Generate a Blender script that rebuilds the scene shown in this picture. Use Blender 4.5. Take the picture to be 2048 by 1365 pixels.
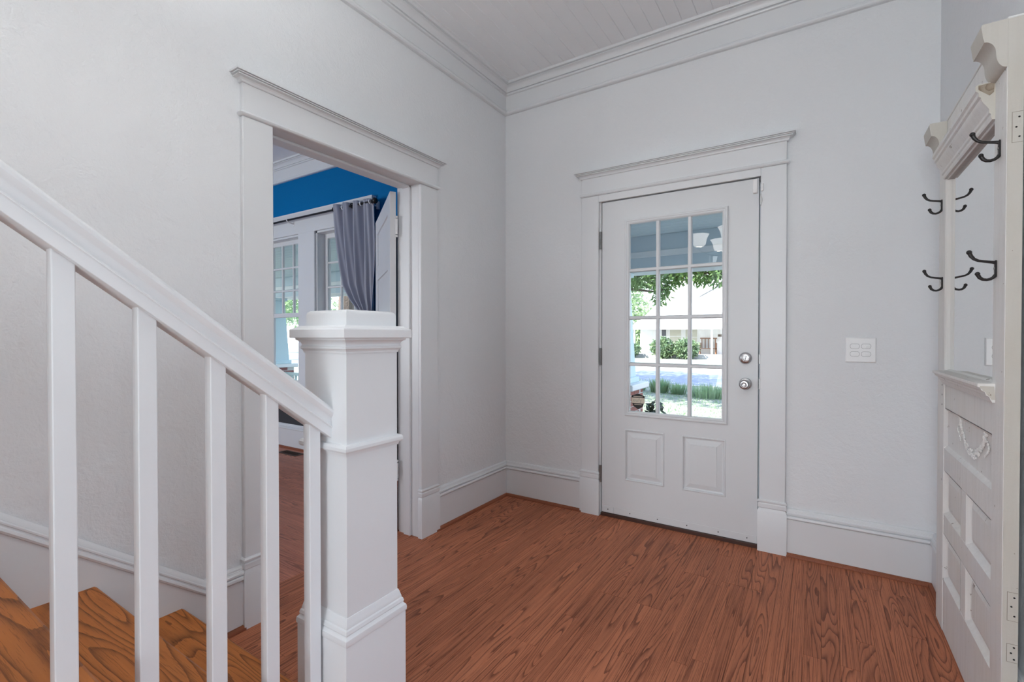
import bpy, math, random
from mathutils import Vector, Matrix, Euler
R = math.radians
random.seed(7)
for o in list(bpy.data.objects):
    bpy.data.objects.remove(o, do_unlink=True)
SC = bpy.context.scene
COL = SC.collection

# ------------------------------------------------------------------ camera
cd = bpy.data.cameras.new('camera')
cam = bpy.data.objects.new('camera', cd)
COL.objects.link(cam)
cd.sensor_fit = 'HORIZONTAL'
cd.sensor_width = 36.0
cd.lens = 952.19 / 2048 * 36.0
cd.clip_start = 0.02
cd.clip_end = 500
cam.location = (1.9601, -2.9638, 1.1813)
cam.rotation_euler = (R(90 - 0.571), 0, R(32.721))
SC.camera = cam

# ------------------------------------------------------------------ colour management
vs = SC.view_settings
vs.view_transform = 'Standard'
vs.look = 'None'
vs.exposure = 0.32
vs.gamma = 1.0
vs.use_curve_mapping = False
SC.display_settings.display_device = 'sRGB'
cy = SC.cycles
cy.use_denoising = True
cy.max_bounces = 10
cy.diffuse_bounces = 5
cy.glossy_bounces = 4
cy.transmission_bounces = 8
cy.transparent_max_bounces = 16
cy.sample_clamp_indirect = 6.0
cy.caustics_reflective = False
cy.caustics_refractive = False

# ------------------------------------------------------------------ world, sun, fill lamps
SKY_S, SUN_S, REAR_W, SIDE_W, ROOM_W, BULB_W = 3.1, 15.0, 46, 7, 54, 3.4
SHADE_E = 5.0 if BULB_W else 0.0
W = bpy.data.worlds.new('world')
SC.world = W
W.use_nodes = True
wn = W.node_tree
wn.nodes.clear()
tcw = wn.nodes.new('ShaderNodeTexCoord')
sep = wn.nodes.new('ShaderNodeSeparateXYZ')
wn.links.new(tcw.outputs['Generated'], sep.inputs[0])
rmp = wn.nodes.new('ShaderNodeValToRGB')      # even hazy summer sky: pale horizon to blue zenith
rmp.color_ramp.elements[0].position = 0.0
rmp.color_ramp.elements[0].color = (0.90, 0.95, 1.0, 1)
rmp.color_ramp.elements[1].position = 0.75
rmp.color_ramp.elements[1].color = (0.42, 0.60, 1.0, 1)
wn.links.new(sep.outputs[2], rmp.inputs[0])
bg = wn.nodes.new('ShaderNodeBackground')
bg.inputs['Strength'].default_value = SKY_S
wo = wn.nodes.new('ShaderNodeOutputWorld')
wn.links.new(rmp.outputs[0], bg.inputs['Color'])
wn.links.new(bg.outputs[0], wo.inputs['Surface'])

def light(name, kind, loc, rot, energy, color=(1, 1, 1), **kw):
    l = bpy.data.lights.new(name, kind)
    l.energy = energy
    l.color = color
    for k, v in kw.items():
        setattr(l, k, v)
    o = bpy.data.objects.new(name, l)
    COL.objects.link(o)
    o.location = loc
    o.rotation_euler = rot
    return o

light('sun', 'SUN', (0, 0, 30), Euler((R(47), 0, R(-22))), SUN_S, (1.0, 0.95, 0.88), angle=R(0.6))
# added fill lamps at the unseen rear openings of the hall and front room
light('rear_fill', 'AREA', (1.35, -5.95, 1.45), Euler((R(90), 0, 0)), REAR_W, (0.90, 0.96, 1.0),
      shape='RECTANGLE', size=1.9, size_y=2.3)
light('front_room_fill', 'AREA', (-2.95, -4.35, 1.5), Euler((R(90), 0, 0)), ROOM_W, (0.97, 0.985, 1.0),
      shape='RECTANGLE', size=1.8, size_y=1.7)
# added fill lamp in the unseen side room, brightens the left wall
light('side_fill', 'AREA', (5.12, -2.3, 1.5), Euler((0, R(90), 0)), SIDE_W, (0.90, 0.96, 1.0),
      shape='RECTANGLE', size=1.7, size_y=2.2)

# ------------------------------------------------------------------ materials
MATS = {}
def nmat(name):
    m = bpy.data.materials.new(name)
    m.use_nodes = True
    nt = m.node_tree
    b = nt.nodes['Principled BSDF']
    MATS[name] = m
    return m, nt, b
def N(nt, t, **kw):
    n = nt.nodes.new(t)
    for k, v in kw.items():
        if k in n.inputs:
            n.inputs[k].default_value = v
        else:
            setattr(n, k, v)
    return n
def math_(nt, op, a, b=None, c=None, clamp=False):
    n = nt.nodes.new('ShaderNodeMath')
    n.operation = op
    n.use_clamp = clamp
    for i, v in enumerate((a, b, c)):
        if v is None:
            continue
        if isinstance(v, (int, float)):
            n.inputs[i].default_value = v
        else:
            nt.links.new(v, n.inputs[i])
    return n.outputs[0]
def mixc(nt, fac, a, b):
    n = nt.nodes.new('ShaderNodeMix')
    n.data_type = 'RGBA'
    ins = [i for i in n.inputs if i.type == 'RGBA']
    f = n.inputs[0]
    for s, v in ((f, fac), (ins[0], a), (ins[1], b)):
        if isinstance(v, (int, float)):
            s.default_value = v
        elif isinstance(v, tuple):
            s.default_value = v if len(v) == 4 else (*v, 1)
        else:
            nt.links.new(v, s)
    return [o for o in n.outputs if o.type == 'RGBA'][0]
def mapping(nt, scale, src='Object', loc=None):
    tc = nt.nodes.new('ShaderNodeTexCoord')
    mp = nt.nodes.new('ShaderNodeMapping')
    mp.inputs['Scale'].default_value = scale
    nt.links.new(tc.outputs[src], mp.inputs['Vector'])
    return mp.outputs[0]
def geo_mapping(nt, scale):
    g = nt.nodes.new('ShaderNodeNewGeometry')
    mp = nt.nodes.new('ShaderNodeMapping')
    mp.inputs['Scale'].default_value = scale
    nt.links.new(g.outputs['Position'], mp.inputs['Vector'])
    return mp.outputs[0]
def noise(nt, vec, scale, detail=2, rough=0.5, dist=0.0):
    n = N(nt, 'ShaderNodeTexNoise', Scale=scale, Detail=detail, Roughness=rough, Distortion=dist)
    nt.links.new(vec, n.inputs['Vector'])
    return n.outputs['Fac']
def bump(nt, b, height, strength, dist):
    n = N(nt, 'ShaderNodeBump', Strength=strength, Distance=dist)
    nt.links.new(height, n.inputs['Height'])
    nt.links.new(n.outputs[0], b.inputs['Normal'])
def plain(name, col, rough=0.5, metal=0.0, spec=0.5, bmp=None):
    m, nt, b = nmat(name)
    b.inputs['Base Color'].default_value = (*col, 1)
    b.inputs['Roughness'].default_value = rough
    b.inputs['Metallic'].default_value = metal
    b.inputs['Specular IOR Level'].default_value = spec
    if bmp:
        h = noise(nt, geo_mapping(nt, (1, 1, 1)), bmp[0], 3)
        bump(nt, b, h, bmp[1], bmp[2])
    return m
def plaster(name, col, strength=0.35):
    m, nt, b = nmat(name)
    b.inputs['Roughness'].default_value = 0.6
    b.inputs['Specular IOR Level'].default_value = 0.3
    v = geo_mapping(nt, (1, 1, 1))
    n1 = noise(nt, v, 55, 3, 0.55, 0.6)
    n2 = noise(nt, v, 9, 3, 0.6, 0.8)
    n3 = noise(nt, v, 190, 2, 0.5)
    h = math_(nt, 'ADD', math_(nt, 'MULTIPLY', n1, 0.5), math_(nt, 'MULTIPLY', n2, 1.2))
    h = math_(nt, 'ADD', h, math_(nt, 'MULTIPLY', n3, 0.16))
    bump(nt, b, h, strength, 0.012)
    t = noise(nt, v, 1.3, 2)
    c = mixc(nt, t, tuple(x * 0.97 for x in col), tuple(min(1, x * 1.03) for x in col))
    nt.links.new(c, b.inputs['Base Color'])
    return m
def paint(name, col, rough=0.34):
    m, nt, b = nmat(name)
    b.inputs['Roughness'].default_value = rough
    b.inputs['Specular IOR Level'].default_value = 0.45
    v = geo_mapping(nt, (1, 1, 1))
    n1 = noise(nt, v, 40, 3, 0.55)
    n2 = noise(nt, v, 7, 2, 0.5)
    h = math_(nt, 'ADD', math_(nt, 'MULTIPLY', n1, 0.25), math_(nt, 'MULTIPLY', n2, 0.7))
    bump(nt, b, h, 0.22, 0.006)
    t = noise(nt, v, 3.0, 3)
    c = mixc(nt, t, tuple(x * 0.97 for x in col), tuple(min(1, x * 1.02) for x in col))
    nt.links.new(c, b.inputs['Base Color'])
    return m
def wood(name, light_c, mid_c, dark_c, rough=0.38, line=1.0, sx=13.0, sy=1.15, nl=7.0, cath=0.5):
    """plain-sawn oak: contour lines of a stretched noise, along local Y"""
    m, nt, b = nmat(name)
    tc = nt.nodes.new('ShaderNodeTexCoord')
    oi = nt.nodes.new('ShaderNodeObjectInfo')
    off = nt.nodes.new('ShaderNodeCombineXYZ')
    nt.links.new(math_(nt, 'MULTIPLY', oi.outputs['Random'], 41.0), off.inputs[0])
    nt.links.new(math_(nt, 'MULTIPLY', oi.outputs['Random'], 97.0), off.inputs[1])
    nt.links.new(math_(nt, 'MULTIPLY', oi.outputs['Random'], 13.0), off.inputs[2])
    va = nt.nodes.new('ShaderNodeVectorMath')
    va.operation = 'ADD'
    nt.links.new(tc.outputs['Object'], va.inputs[0])
    nt.links.new(off.outputs[0], va.inputs[1])
    def mp(scale):
        q = nt.nodes.new('ShaderNodeMapping')
        q.inputs['Scale'].default_value = scale
        nt.links.new(va.outputs[0], q.inputs['Vector'])
        return q.outputs[0]
    big = noise(nt, mp((sx, sy, sx)), 1.0, 1.2, 0.45, 0.25)
    fine = noise(nt, mp((420, 9, 420)), 1.0, 2, 0.6)
    med = noise(nt, mp((90, 3.0, 90)), 1.0, 3, 0.6)
    tone = noise(nt, mp((3, 0.8, 3)), 1.0, 3, 0.5)
    jit = math_(nt, 'MULTIPLY', math_(nt, 'SUBTRACT', noise(nt, mp((160, 22, 160)), 1.0, 2), 0.5), 0.16)
    strt = noise(nt, mp((sx * 2.6, sy * 0.30, sx * 2.6)), 1.0, 1.5, 0.5, 0.1)
    r2 = math_(nt, 'FRACT', math_(nt, 'MULTIPLY', oi.outputs['Random'], 7.31))
    pick = math_(nt, 'GREATER_THAN', r2, cath)
    fig = math_(nt, 'ADD', math_(nt, 'MULTIPLY', big, math_(nt, 'MULTIPLY', math_(nt, 'SUBTRACT', 1.0, pick), nl * 2.3)),
                math_(nt, 'MULTIPLY', strt, math_(nt, 'MULTIPLY', pick, nl * 1.9)))
    v = math_(nt, 'ADD', fig, jit)
    fr = math_(nt, 'FRACT', v)
    # saw-tooth growth ring: sharp dark early wood fading away
    saw = math_(nt, 'POWER', fr, 4.0)
    saw2 = math_(nt, 'MULTIPLY', math_(nt, 'LESS_THAN', fr, 0.07), 0.85)
    ring = math_(nt, 'ADD', saw, saw2, clamp=True)
    pores = math_(nt, 'MULTIPLY_ADD', fine, 2.6, -0.85, clamp=True)
    ringp = math_(nt, 'MULTIPLY', ring, math_(nt, 'MULTIPLY_ADD', pores, 0.5, 0.5), clamp=True)
    base = mixc(nt, math_(nt, 'MULTIPLY_ADD', med, 1.6, -0.3, clamp=True), light_c, mid_c)
    tn = math_(nt, 'ADD', math_(nt, 'MULTIPLY', tone, 0.5), math_(nt, 'MULTIPLY', oi.outputs['Random'], 0.5))
    dk = tuple(x * 0.72 for x in mid_c)
    base = mixc(nt, math_(nt, 'MULTIPLY_ADD', tn, 1.5, -0.4, clamp=True), base, mixc(nt, 0.6, base, dk))
    c = mixc(nt, math_(nt, 'MULTIPLY', ringp, line), base, dark_c)
    c = mixc(nt, math_(nt, 'MULTIPLY', math_(nt, 'LESS_THAN', fine, 0.39), 0.42), c, dark_c)
    nt.links.new(c, b.inputs['Base Color'])
    b.inputs['Roughness'].default_value = rough
    b.inputs['Specular IOR Level'].default_value = 0.22
    h = math_(nt, 'ADD', math_(nt, 'MULTIPLY', ringp, -0.6), math_(nt, 'MULTIPLY', fine, 0.5))
    bump(nt, b, h, 0.12, 0.0012)
    return m
def chippy(name, ca=(0.86, 0.845, 0.80), cb=(0.85, 0.855, 0.855)):
    m, nt, b = nmat(name)
    v = geo_mapping(nt, (1, 1, 1))
    vs_ = geo_mapping(nt, (60, 60, 3.0))
    vh = geo_mapping(nt, (40, 3.5, 60))
    n1 = noise(nt, v, 26, 4, 0.7)
    n2 = noise(nt, vs_, 1.0, 4, 0.65)
    n3 = noise(nt, v, 4, 3, 0.5)
    c = mixc(nt, math_(nt, 'MULTIPLY_ADD', n3, 2.2, -0.6, clamp=True), ca, cb)
    streak = math_(nt, 'MULTIPLY_ADD', n2, 3.0, -1.35, clamp=True)
    c = mixc(nt, math_(nt, 'MULTIPLY', streak, 0.2), c, (0.50, 0.47, 0.42))
    chip = math_(nt, 'MULTIPLY', math_(nt, 'GREATER_THAN', n1, 0.68), math_(nt, 'GREATER_THAN', n2, 0.48))
    c = mixc(nt, math_(nt, 'MULTIPLY', chip, 0.75), c, (0.22, 0.16, 0.11))
    nt.links.new(c, b.inputs['Base Color'])
    b.inputs['Roughness'].default_value = 0.62
    b.inputs['Specular IOR Level'].default_value = 0.3
    bump(nt, b, math_(nt, 'ADD', n2, n1), 0.35, 0.003)
    return m

WALL = plaster('wall_plaster', (0.788, 0.808, 0.828))
TRIM = paint('trim_paint', (0.765, 0.784, 0.804))
DOORP = paint('door_paint_dimmed', (0.70, 0.718, 0.736))  # trim white taken darker, the door's dimmer light put into the colour
CEILP = paint('ceiling_paint', (0.885, 0.908, 0.93), 0.5)
BLUE = plaster('blue_wall_paint', (0.0015, 0.16, 0.42), 0.15)
MATS['blue_wall_paint'].node_tree.nodes['Principled BSDF'].inputs['Specular IOR Level'].default_value = 0.08
FLOORW = wood('red_oak_floor', (0.60, 0.225, 0.115), (0.47, 0.155, 0.076), (0.075, 0.018, 0.010), 0.5)
FLOOR2 = wood('front_room_floor', (0.66, 0.25, 0.15), (0.52, 0.185, 0.11), (0.15, 0.04, 0.025), 0.36)
TREADW = wood('oak_tread', (0.62, 0.22, 0.055), (0.50, 0.16, 0.038), (0.10, 0.032, 0.013), 0.5, 1.0, 9.0, 1.3, 7.0, 1.1)
SHOEW = wood('stained_shoe', (0.38, 0.13, 0.07), (0.30, 0.10, 0.05), (0.09, 0.025, 0.015), 0.45, 0.5)
SUBF = plain('subfloor', (0.03, 0.012, 0.008), 0.8)
CHIP = chippy('chippy_paint')
RAWW = wood('bare_moulding_end', (0.46, 0.40, 0.32), (0.38, 0.32, 0.25), (0.2, 0.15, 0.11), 0.8)
IRON = plain('dark_iron', (0.035, 0.033, 0.033), 0.42, 0.6)
NICKEL = plain('brushed_nickel', (0.55, 0.55, 0.56), 0.26, 1.0)
DNICK = plain('dull_nickel', (0.30, 0.30, 0.30), 0.38, 0.9)
BLACK = plain('black_gap', (0.01, 0.01, 0.01), 0.8)
PLASTIC = plain('white_plastic', (0.84, 0.845, 0.85), 0.3)
DGREY = plain('dark_grey', (0.05, 0.05, 0.055), 0.6)
FABRIC = None
def fabric():
    m, nt, b = nmat('curtain_fabric')
    v = geo_mapping(nt, (1, 1, 1))
    n1 = noise(nt, v, 500, 2)
    c = mixc(nt, n1, (0.36, 0.38, 0.46), (0.42, 0.44, 0.52))
    nt.links.new(c, b.inputs['Base Color'])
    b.inputs['Roughness'].default_value = 0.8
    b.inputs['Sheen Weight'].default_value = 0.3
    b.inputs['Specular IOR Level'].default_value = 0.2
    return m
FABRIC = fabric()
def mirror_mat():
    m, nt, b = nmat('mirror_silver')
    b.inputs['Base Color'].default_value = (0.86, 0.87, 0.87, 1)
    b.inputs['Metallic'].default_value = 1.0
    b.inputs['Roughness'].default_value = 0.015
    return m
MIRROR = mirror_mat()
def glass_mat(name, tint=(0.97, 0.985, 0.99), refl=1.0):
    m = bpy.data.materials.new(name)
    m.use_nodes = True
    nt = m.node_tree
    nt.nodes.clear()
    tr = N(nt, 'ShaderNodeBsdfTransparent')
    tr.inputs['Color'].default_value = (*tint, 1)
    gl = N(nt, 'ShaderNodeBsdfGlossy')
    gl.inputs['Roughness'].default_value = 0.01
    g = N(nt, 'ShaderNodeNewGeometry')
    dp = nt.nodes.new('ShaderNodeVectorMath')
    dp.operation = 'DOT_PRODUCT'
    nt.links.new(g.outputs['Normal'], dp.inputs[0])
    nt.links.new(g.outputs['Incoming'], dp.inputs[1])
    co = math_(nt, 'ABSOLUTE', dp.outputs['Value'])
    sch = math_(nt, 'MULTIPLY_ADD', math_(nt, 'POWER', math_(nt, 'SUBTRACT', 1.0, co), 5.0), 0.96, 0.04)
    mx = N(nt, 'ShaderNodeMixShader')
    out = N(nt, 'ShaderNodeOutputMaterial')
    nt.links.new(math_(nt, 'MULTIPLY', sch, refl), mx.inputs[0])
    nt.links.new(tr.outputs[0], mx.inputs[1])
    nt.links.new(gl.outputs[0], mx.inputs[2])
    nt.links.new(mx.outputs[0], out.inputs[0])
    return m
GLASS = glass_mat('window_glass')
def emis(name, col, s):
    m, nt, b = nmat(name)
    b.inputs['Base Color'].default_value = (0.9, 0.88, 0.84, 1)
    b.inputs['Emission Color'].default_value = (*col, 1)
    b.inputs['Emission Strength'].default_value = s
    b.inputs['Roughness'].default_value = 0.4
    return m

# ------------------------------------------------------------------ mesh helpers
ORI = {}
class MB:
    def __init__(s):
        s.v = []
        s.f = []
        s.sm = []
        s.mi = []
    def add(s, vs_, fs, smooth=False, mi=0):
        b = len(s.v)
        s.v += [tuple(map(float, p)) for p in vs_]
        for f in fs:
            s.f.append(tuple(b + i for i in f))
            s.sm.append(smooth)
            s.mi.append(mi)
        return s
    def box(s, a, b, bev=0.0, mi=0):
        x0, x1 = sorted((a[0], b[0])); y0, y1 = sorted((a[1], b[1])); z0, z1 = sorted((a[2], b[2]))
        if bev <= 0:
            P = [(x0, y0, z0), (x1, y0, z0), (x1, y1, z0), (x0, y1, z0), (x0, y0, z1), (x1, y0, z1), (x1, y1, z1), (x0, y1, z1)]
            return s.add(P, [(3, 2, 1, 0), (4, 5, 6, 7), (0, 1, 5, 4), (1, 2, 6, 5), (2, 3, 7, 6), (3, 0, 4, 7)], mi=mi)
        e = min(bev, (x1 - x0) * .49, (y1 - y0) * .49, (z1 - z0) * .49)
        P = []
        idx = {}
        for ix, sx in enumerate((x0, x1)):
            for iy, sy in enumerate((y0, y1)):
                for iz, sz in enumerate((z0, z1)):
                    dx = e if ix == 0 else -e; dy = e if iy == 0 else -e; dz = e if iz == 0 else -e
                    for k, p in enumerate(((sx, sy + dy, sz + dz), (sx + dx, sy, sz + dz), (sx + dx, sy + dy, sz))):
                        idx[(ix, iy, iz, k)] = len(P)
                        P.append(p)
        F = []
        I = idx
        for ix in (0, 1):
            q = [I[(ix, 0, 0, 0)], I[(ix, 1, 0, 0)], I[(ix, 1, 1, 0)], I[(ix, 0, 1, 0)]]
            F.append(q if ix else q[::-1])
            q = [I[(0, ix, 0, 1)], I[(1, ix, 0, 1)], I[(1, ix, 1, 1)], I[(0, ix, 1, 1)]]
            F.append(q[::-1] if ix else q)
            q = [I[(0, 0, ix, 2)], I[(1, 0, ix, 2)], I[(1, 1, ix, 2)], I[(0, 1, ix, 2)]]
            F.append(q if ix else q[::-1])
        for a_ in (0, 1):
            for b_ in (0, 1):
                F.append([I[(a_, b_, 0, 0)], I[(a_, b_, 1, 0)], I[(a_, b_, 1, 1)], I[(a_, b_, 0, 1)]])
                F.append([I[(a_, 0, b_, 0)], I[(a_, 1, b_, 0)], I[(a_, 1, b_, 2)], I[(a_, 0, b_, 2)]])
                F.append([I[(0, a_, b_, 1)], I[(1, a_, b_, 1)], I[(1, a_, b_, 2)], I[(0, a_, b_, 2)]])
                for c_ in (0, 1):
                    F.append([I[(a_, b_, c_, 0)], I[(a_, b_, c_, 1)], I[(a_, b_, c_, 2)]])
        return s.add(P, F, mi=mi)
    def prism(s, poly, axis, a, b, mi=0, smooth=False):
        """poly: 2-D points in the two other axes (cyclic order), extruded along axis from a to b"""
        n = len(poly)
        def P(p, t):
            if axis == 0: return (t, p[0], p[1])
            if axis == 1: return (p[0], t, p[1])
            return (p[0], p[1], t)
        vs_ = [P(p, a) for p in poly] + [P(p, b) for p in poly]
        fs = [(i, (i + 1) % n, n + (i + 1) % n, n + i) for i in range(n)]
        s.add(vs_, fs, smooth, mi)
        s.add(vs_, [tuple(range(n))[::-1], tuple(range(n, 2 * n))], False, mi)
        return s
    def sweep(s, path, prof, closed=False, smooth=True, cap=True, mi=0):
        """path: plan points (x,y); prof: (out, z); out is to the LEFT of the walking direction"""
        n = len(path)
        pts = [Vector(p) for p in path]
        rings = []
        for i in range(n):
            d1 = (pts[i] - pts[i - 1]).normalized() if (closed or i > 0) else None
            d2 = (pts[(i + 1) % n] - pts[i]).normalized() if (closed or i < n - 1) else None
            n1 = Vector((-d1.y, d1.x)) if d1 else None
            n2 = Vector((-d2.y, d2.x)) if d2 else None
            if n1 is None: m = n2
            elif n2 is None: m = n1
            else:
                m = (n1 + n2)
                m = m / max(1e-6, m.dot(n1))
            rings.append([(pts[i].x + m.x * o, pts[i].y + m.y * o, z) for o, z in prof])
        k = len(prof)
        vs_ = [p for r in rings for p in r]
        fs = []
        for i in range(n if closed else n - 1):
            j = (i + 1) % n
            for q in range(k - 1):
                fs.append((i * k + q, j * k + q, j * k + q + 1, i * k + q + 1))
        s.add(vs_, fs, smooth, mi)
        if cap and not closed:
            s.add(rings[0], [tuple(range(k))], False, mi)
            s.add(rings[-1], [tuple(range(k))[::-1]], False, mi)
        return s
    def lathe(s, prof, c, axis='Z', seg=24, mi=0, smooth=True):
        vs_ = []
        k = len(prof)
        for i in range(seg):
            a = 2 * math.pi * i / seg
            ca, sa = math.cos(a), math.sin(a)
            for r, h in prof:
                if axis == 'Z': p = (c[0] + r * ca, c[1] + r * sa, c[2] + h)
                elif axis == 'Y': p = (c[0] + r * ca, c[1] + h, c[2] + r * sa)
                else: p = (c[0] + h, c[1] + r * ca, c[2] + r * sa)
                vs_.append(p)
        fs = []
        for i in range(seg):
            j = (i + 1) % seg
            for q in range(k - 1):
                fs.append((i * k + q, j * k + q, j * k + q + 1, i * k + q + 1))
        return s.add(vs_, fs, smooth, mi)
    def tube(s, pts, rad, seg=10, mi=0, caps=True):
        pts = [Vector(p) for p in pts]
        n = len(pts)
        if not isinstance(rad, (list, tuple)): rad = [rad] * n
        up = None
        vs_ = []
        for i in range(n):
            t = (pts[min(i + 1, n - 1)] - pts[max(i - 1, 0)]).normalized()
            if up is None:
                up = Vector((0, 0, 1)) if abs(t.z) < .9 else Vector((1, 0, 0))
            a = t.cross(up).normalized()
            u = a.cross(t).normalized()
            up = u
            for k in range(seg):
                an = 2 * math.pi * k / seg
                vs_.append(pts[i] + (a * math.cos(an) + u * math.sin(an)) * rad[i])
        fs = []
        for i in range(n - 1):
            for k in range(seg):
                fs.append((i * seg + k, i * seg + (k + 1) % seg, (i + 1) * seg + (k + 1) % seg, (i + 1) * seg + k))
        s.add(vs_, fs, True, mi)
        if caps:
            s.add(vs_[:seg], [tuple(range(seg))], False, mi)
            s.add(vs_[-seg:], [tuple(range(seg))[::-1]], False, mi)
        return s
    def sphere(s, c, r, seg=12, rings=8, sc=(1, 1, 1), mi=0):
        vs_ = []
        for i in range(rings + 1):
            th = math.pi * i / rings
            for k in range(seg):
                ph = 2 * math.pi * k / seg
                vs_.append((c[0] + r * sc[0] * math.sin(th) * math.cos(ph), c[1] + r * sc[1] * math.sin(th) * math.sin(ph), c[2] + r * sc[2] * math.cos(th)))
        fs = []
        for i in range(rings):
            for k in range(seg):
                fs.append((i * seg + k, (i + 1) * seg + k, (i + 1) * seg + (k + 1) % seg, i * seg + (k + 1) % seg))
        return s.add(vs_, fs, True, mi)
    def xf(s, M):
        s.v = [tuple(M @ Vector(p)) for p in s.v]
        return s
    def mesh(s, name, mat, o=(0, 0, 0), fixn=True, ang=35):
        me = bpy.data.meshes.new(name)
        me.from_pydata([(p[0] - o[0], p[1] - o[1], p[2] - o[2]) for p in s.v], [], s.f)
        me.update()
        for m in (mat if isinstance(mat, (list, tuple)) else [mat]):
            me.materials.append(m)
        me.polygons.foreach_set('use_smooth', s.sm)
        me.polygons.foreach_set('material_index', s.mi)
        if fixn:
            import bmesh
            bm = bmesh.new()
            bm.from_mesh(me)
            bmesh.ops.remove_doubles(bm, verts=bm.verts, dist=1e-5)
            bmesh.ops.recalc_face_normals(bm, faces=bm.faces)
            bm.to_mesh(me)
            bm.free()
        if any(s.sm):
            me.set_sharp_from_angle(angle=R(ang))
        return me
    def build(s, name, mat, parent=None, o=None, **kw):
        if o is None:
            if parent is not None:
                o = ORI[parent.name]
            else:
                xs = [p[0] for p in s.v]; ys = [p[1] for p in s.v]; zs = [p[2] for p in s.v]
                o = ((min(xs) + max(xs)) / 2, (min(ys) + max(ys)) / 2, min(zs))
        me = s.mesh(name, mat, o, **kw)
        ob = bpy.data.objects.new(name, me)
        COL.objects.link(ob)
        put(ob, o, parent)
        return ob
def put(ob, o, parent=None):
    if parent is not None:
        po = ORI[parent.name]
        ob.parent = parent
        ob.location = (o[0] - po[0], o[1] - po[1], o[2] - po[2])
    else:
        ob.location = o
    ORI[ob.name] = tuple(o)
def empty(name, loc):
    ob = bpy.data.objects.new(name, None)
    ob.empty_display_size = 0.1
    COL.objects.link(ob)
    put(ob, loc)
    return ob
def tag(o, label=None, cat=None, group=None, kind=None):
    if label: o['label'] = label
    if cat: o['category'] = cat
    if group: o['group'] = group
    if kind: o['kind'] = kind
    return o
def S(o, label, cat):
    return tag(o, label, cat, kind='structure')

ZC = 3.03          # ceiling height
XR = 2.436         # right wall
YB = -5.6          # rear wall of the hall
WT = 0.15          # left wall thickness
BX0 = -4.3         # front room far side
BY0 = -4.0         # front room rear

# ================================================================== SETTING
# ---- walls
m = MB()
m.box((-WT, YB, 0), (0, -1.815, ZC)); m.box((-WT, -0.917, 0), (0, 0.0, ZC)); m.box((-WT, -1.815, 2.075), (0, -0.917, ZC))
S(m.build('wall_left', WALL), 'pale grey plaster wall with the cased doorway beside the stairs', 'wall')
m = MB()
m.box((-WT, 0, 0), (0.745, 0.16, ZC)); m.box((1.70, 0, 0), (XR + 0.15, 0.16, ZC)); m.box((0.745, 0, 2.075), (1.70, 0.16, ZC))
S(m.build('wall_front', WALL), 'pale grey plaster wall that holds the white front door', 'wall')
m = MB().box((XR, YB, 0), (XR + 0.15, -3.4, ZC)).box((XR, -1.5, 0), (XR + 0.15, 0, ZC)).box((XR, -3.4, 2.45), (XR + 0.15, -1.5, ZC))
S(m.build('wall_right', WALL), 'pale grey wall behind the distressed hall tree', 'wall')
m = MB().box((XR + 0.15, -4.4, 0), (5.2, -4.3, ZC)).box((XR + 0.15, -0.3, 0), (5.2, -0.2, ZC)).box((5.2, -4.4, 0), (5.3, -3.5, ZC)).box((5.2, -1.2, 0), (5.3, -0.2, ZC)).box((5.2, -3.5, 0), (5.3, -1.2, 0.6)).box((5.2, -3.5, 2.4), (5.3, -1.2, ZC))
S(m.build('wall_side_room', WALL), 'pale walls of the daylit room beside the viewer, out of view', 'wall')
S(MB().box((XR, -4.4, -0.06), (5.3, -0.2, -0.001)).build('floor_side_room', FLOORW), 'oak floor of the daylit room beside the viewer, out of view', 'floor')
S(MB().box((XR + 0.15, -4.4, ZC), (5.3, -0.2, ZC + 0.06)).build('ceiling_side_room', CEILP), 'white ceiling of the daylit room beside the viewer, out of view', 'ceiling')
m = MB()
m.box((0, YB - 0.12, 0), (0.4, YB, ZC)); m.box((2.3, YB - 0.12, 0), (XR, YB, ZC)); m.box((0.4, YB - 0.12, 2.6), (2.3, YB, ZC)); m.box((0.4, YB - 0.12, 0), (2.3, YB, 0.3))
S(m.build('wall_back', WALL), 'rear hall wall with a wide opening for the fill lamp, behind the viewer', 'wall')
m = MB()
wins = [(-2.28, -1.55), (-3.28, -2.55)]
WZ0, WZ1 = 0.62, 2.235
m.box((-1.55, 0, 0), (-WT, 0.16, ZC)); m.box((-2.55, 0, 0), (-2.28, 0.16, ZC)); m.box((BX0, 0, 0), (-3.28, 0.16, ZC))
for a, b in wins:
    m.box((a, 0, 0), (b, 0.16, WZ0)); m.box((a, 0, WZ1), (b, 0.16, ZC))
S(m.build('wall_blue', BLUE), 'deep blue wall with curtained windows in the next room', 'wall')
m = MB().box((-WT - 0.012, BY0, 0), (-WT, -1.94, ZC)).box((-WT - 0.012, -0.79, 0), (-WT, 0, ZC)).box((-WT - 0.012, -1.94, 2.2), (-WT, -0.79, ZC))
S(m.build('wall_blue_side', BLUE), 'blue painted room side of the doorway wall', 'wall')
CHARC = plaster('charcoal_paint', (0.055, 0.057, 0.062), 0.15)
m = MB().box((BX0, -0.006, 0.0), (-WT - 0.013, -0.0005, 0.585), 0.001)
S(m.build('wall_charcoal_dado', CHARC), 'dark charcoal lower band of the wall under the blue room windows', 'wall')
m = MB().box((BX0 - 0.12, BY0, 0), (BX0, 0.16, ZC))
S(m.build('wall_blue_far', BLUE), 'blue side wall at the far end of the next room', 'wall')
m = MB().box((BX0, BY0 - 0.12, 0), (-3.9, BY0, ZC)).box((-2.0, BY0 - 0.12, 0), (-WT, BY0, ZC)).box((-3.9, BY0 - 0.12, 2.4), (-2.0, BY0, ZC)).box((-3.9, BY0 - 0.12, 0), (-2.0, BY0, 0.6))
S(m.build('wall_blue_back', BLUE), 'blue rear wall with an opening for the fill lamp in the next room', 'wall')

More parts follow.
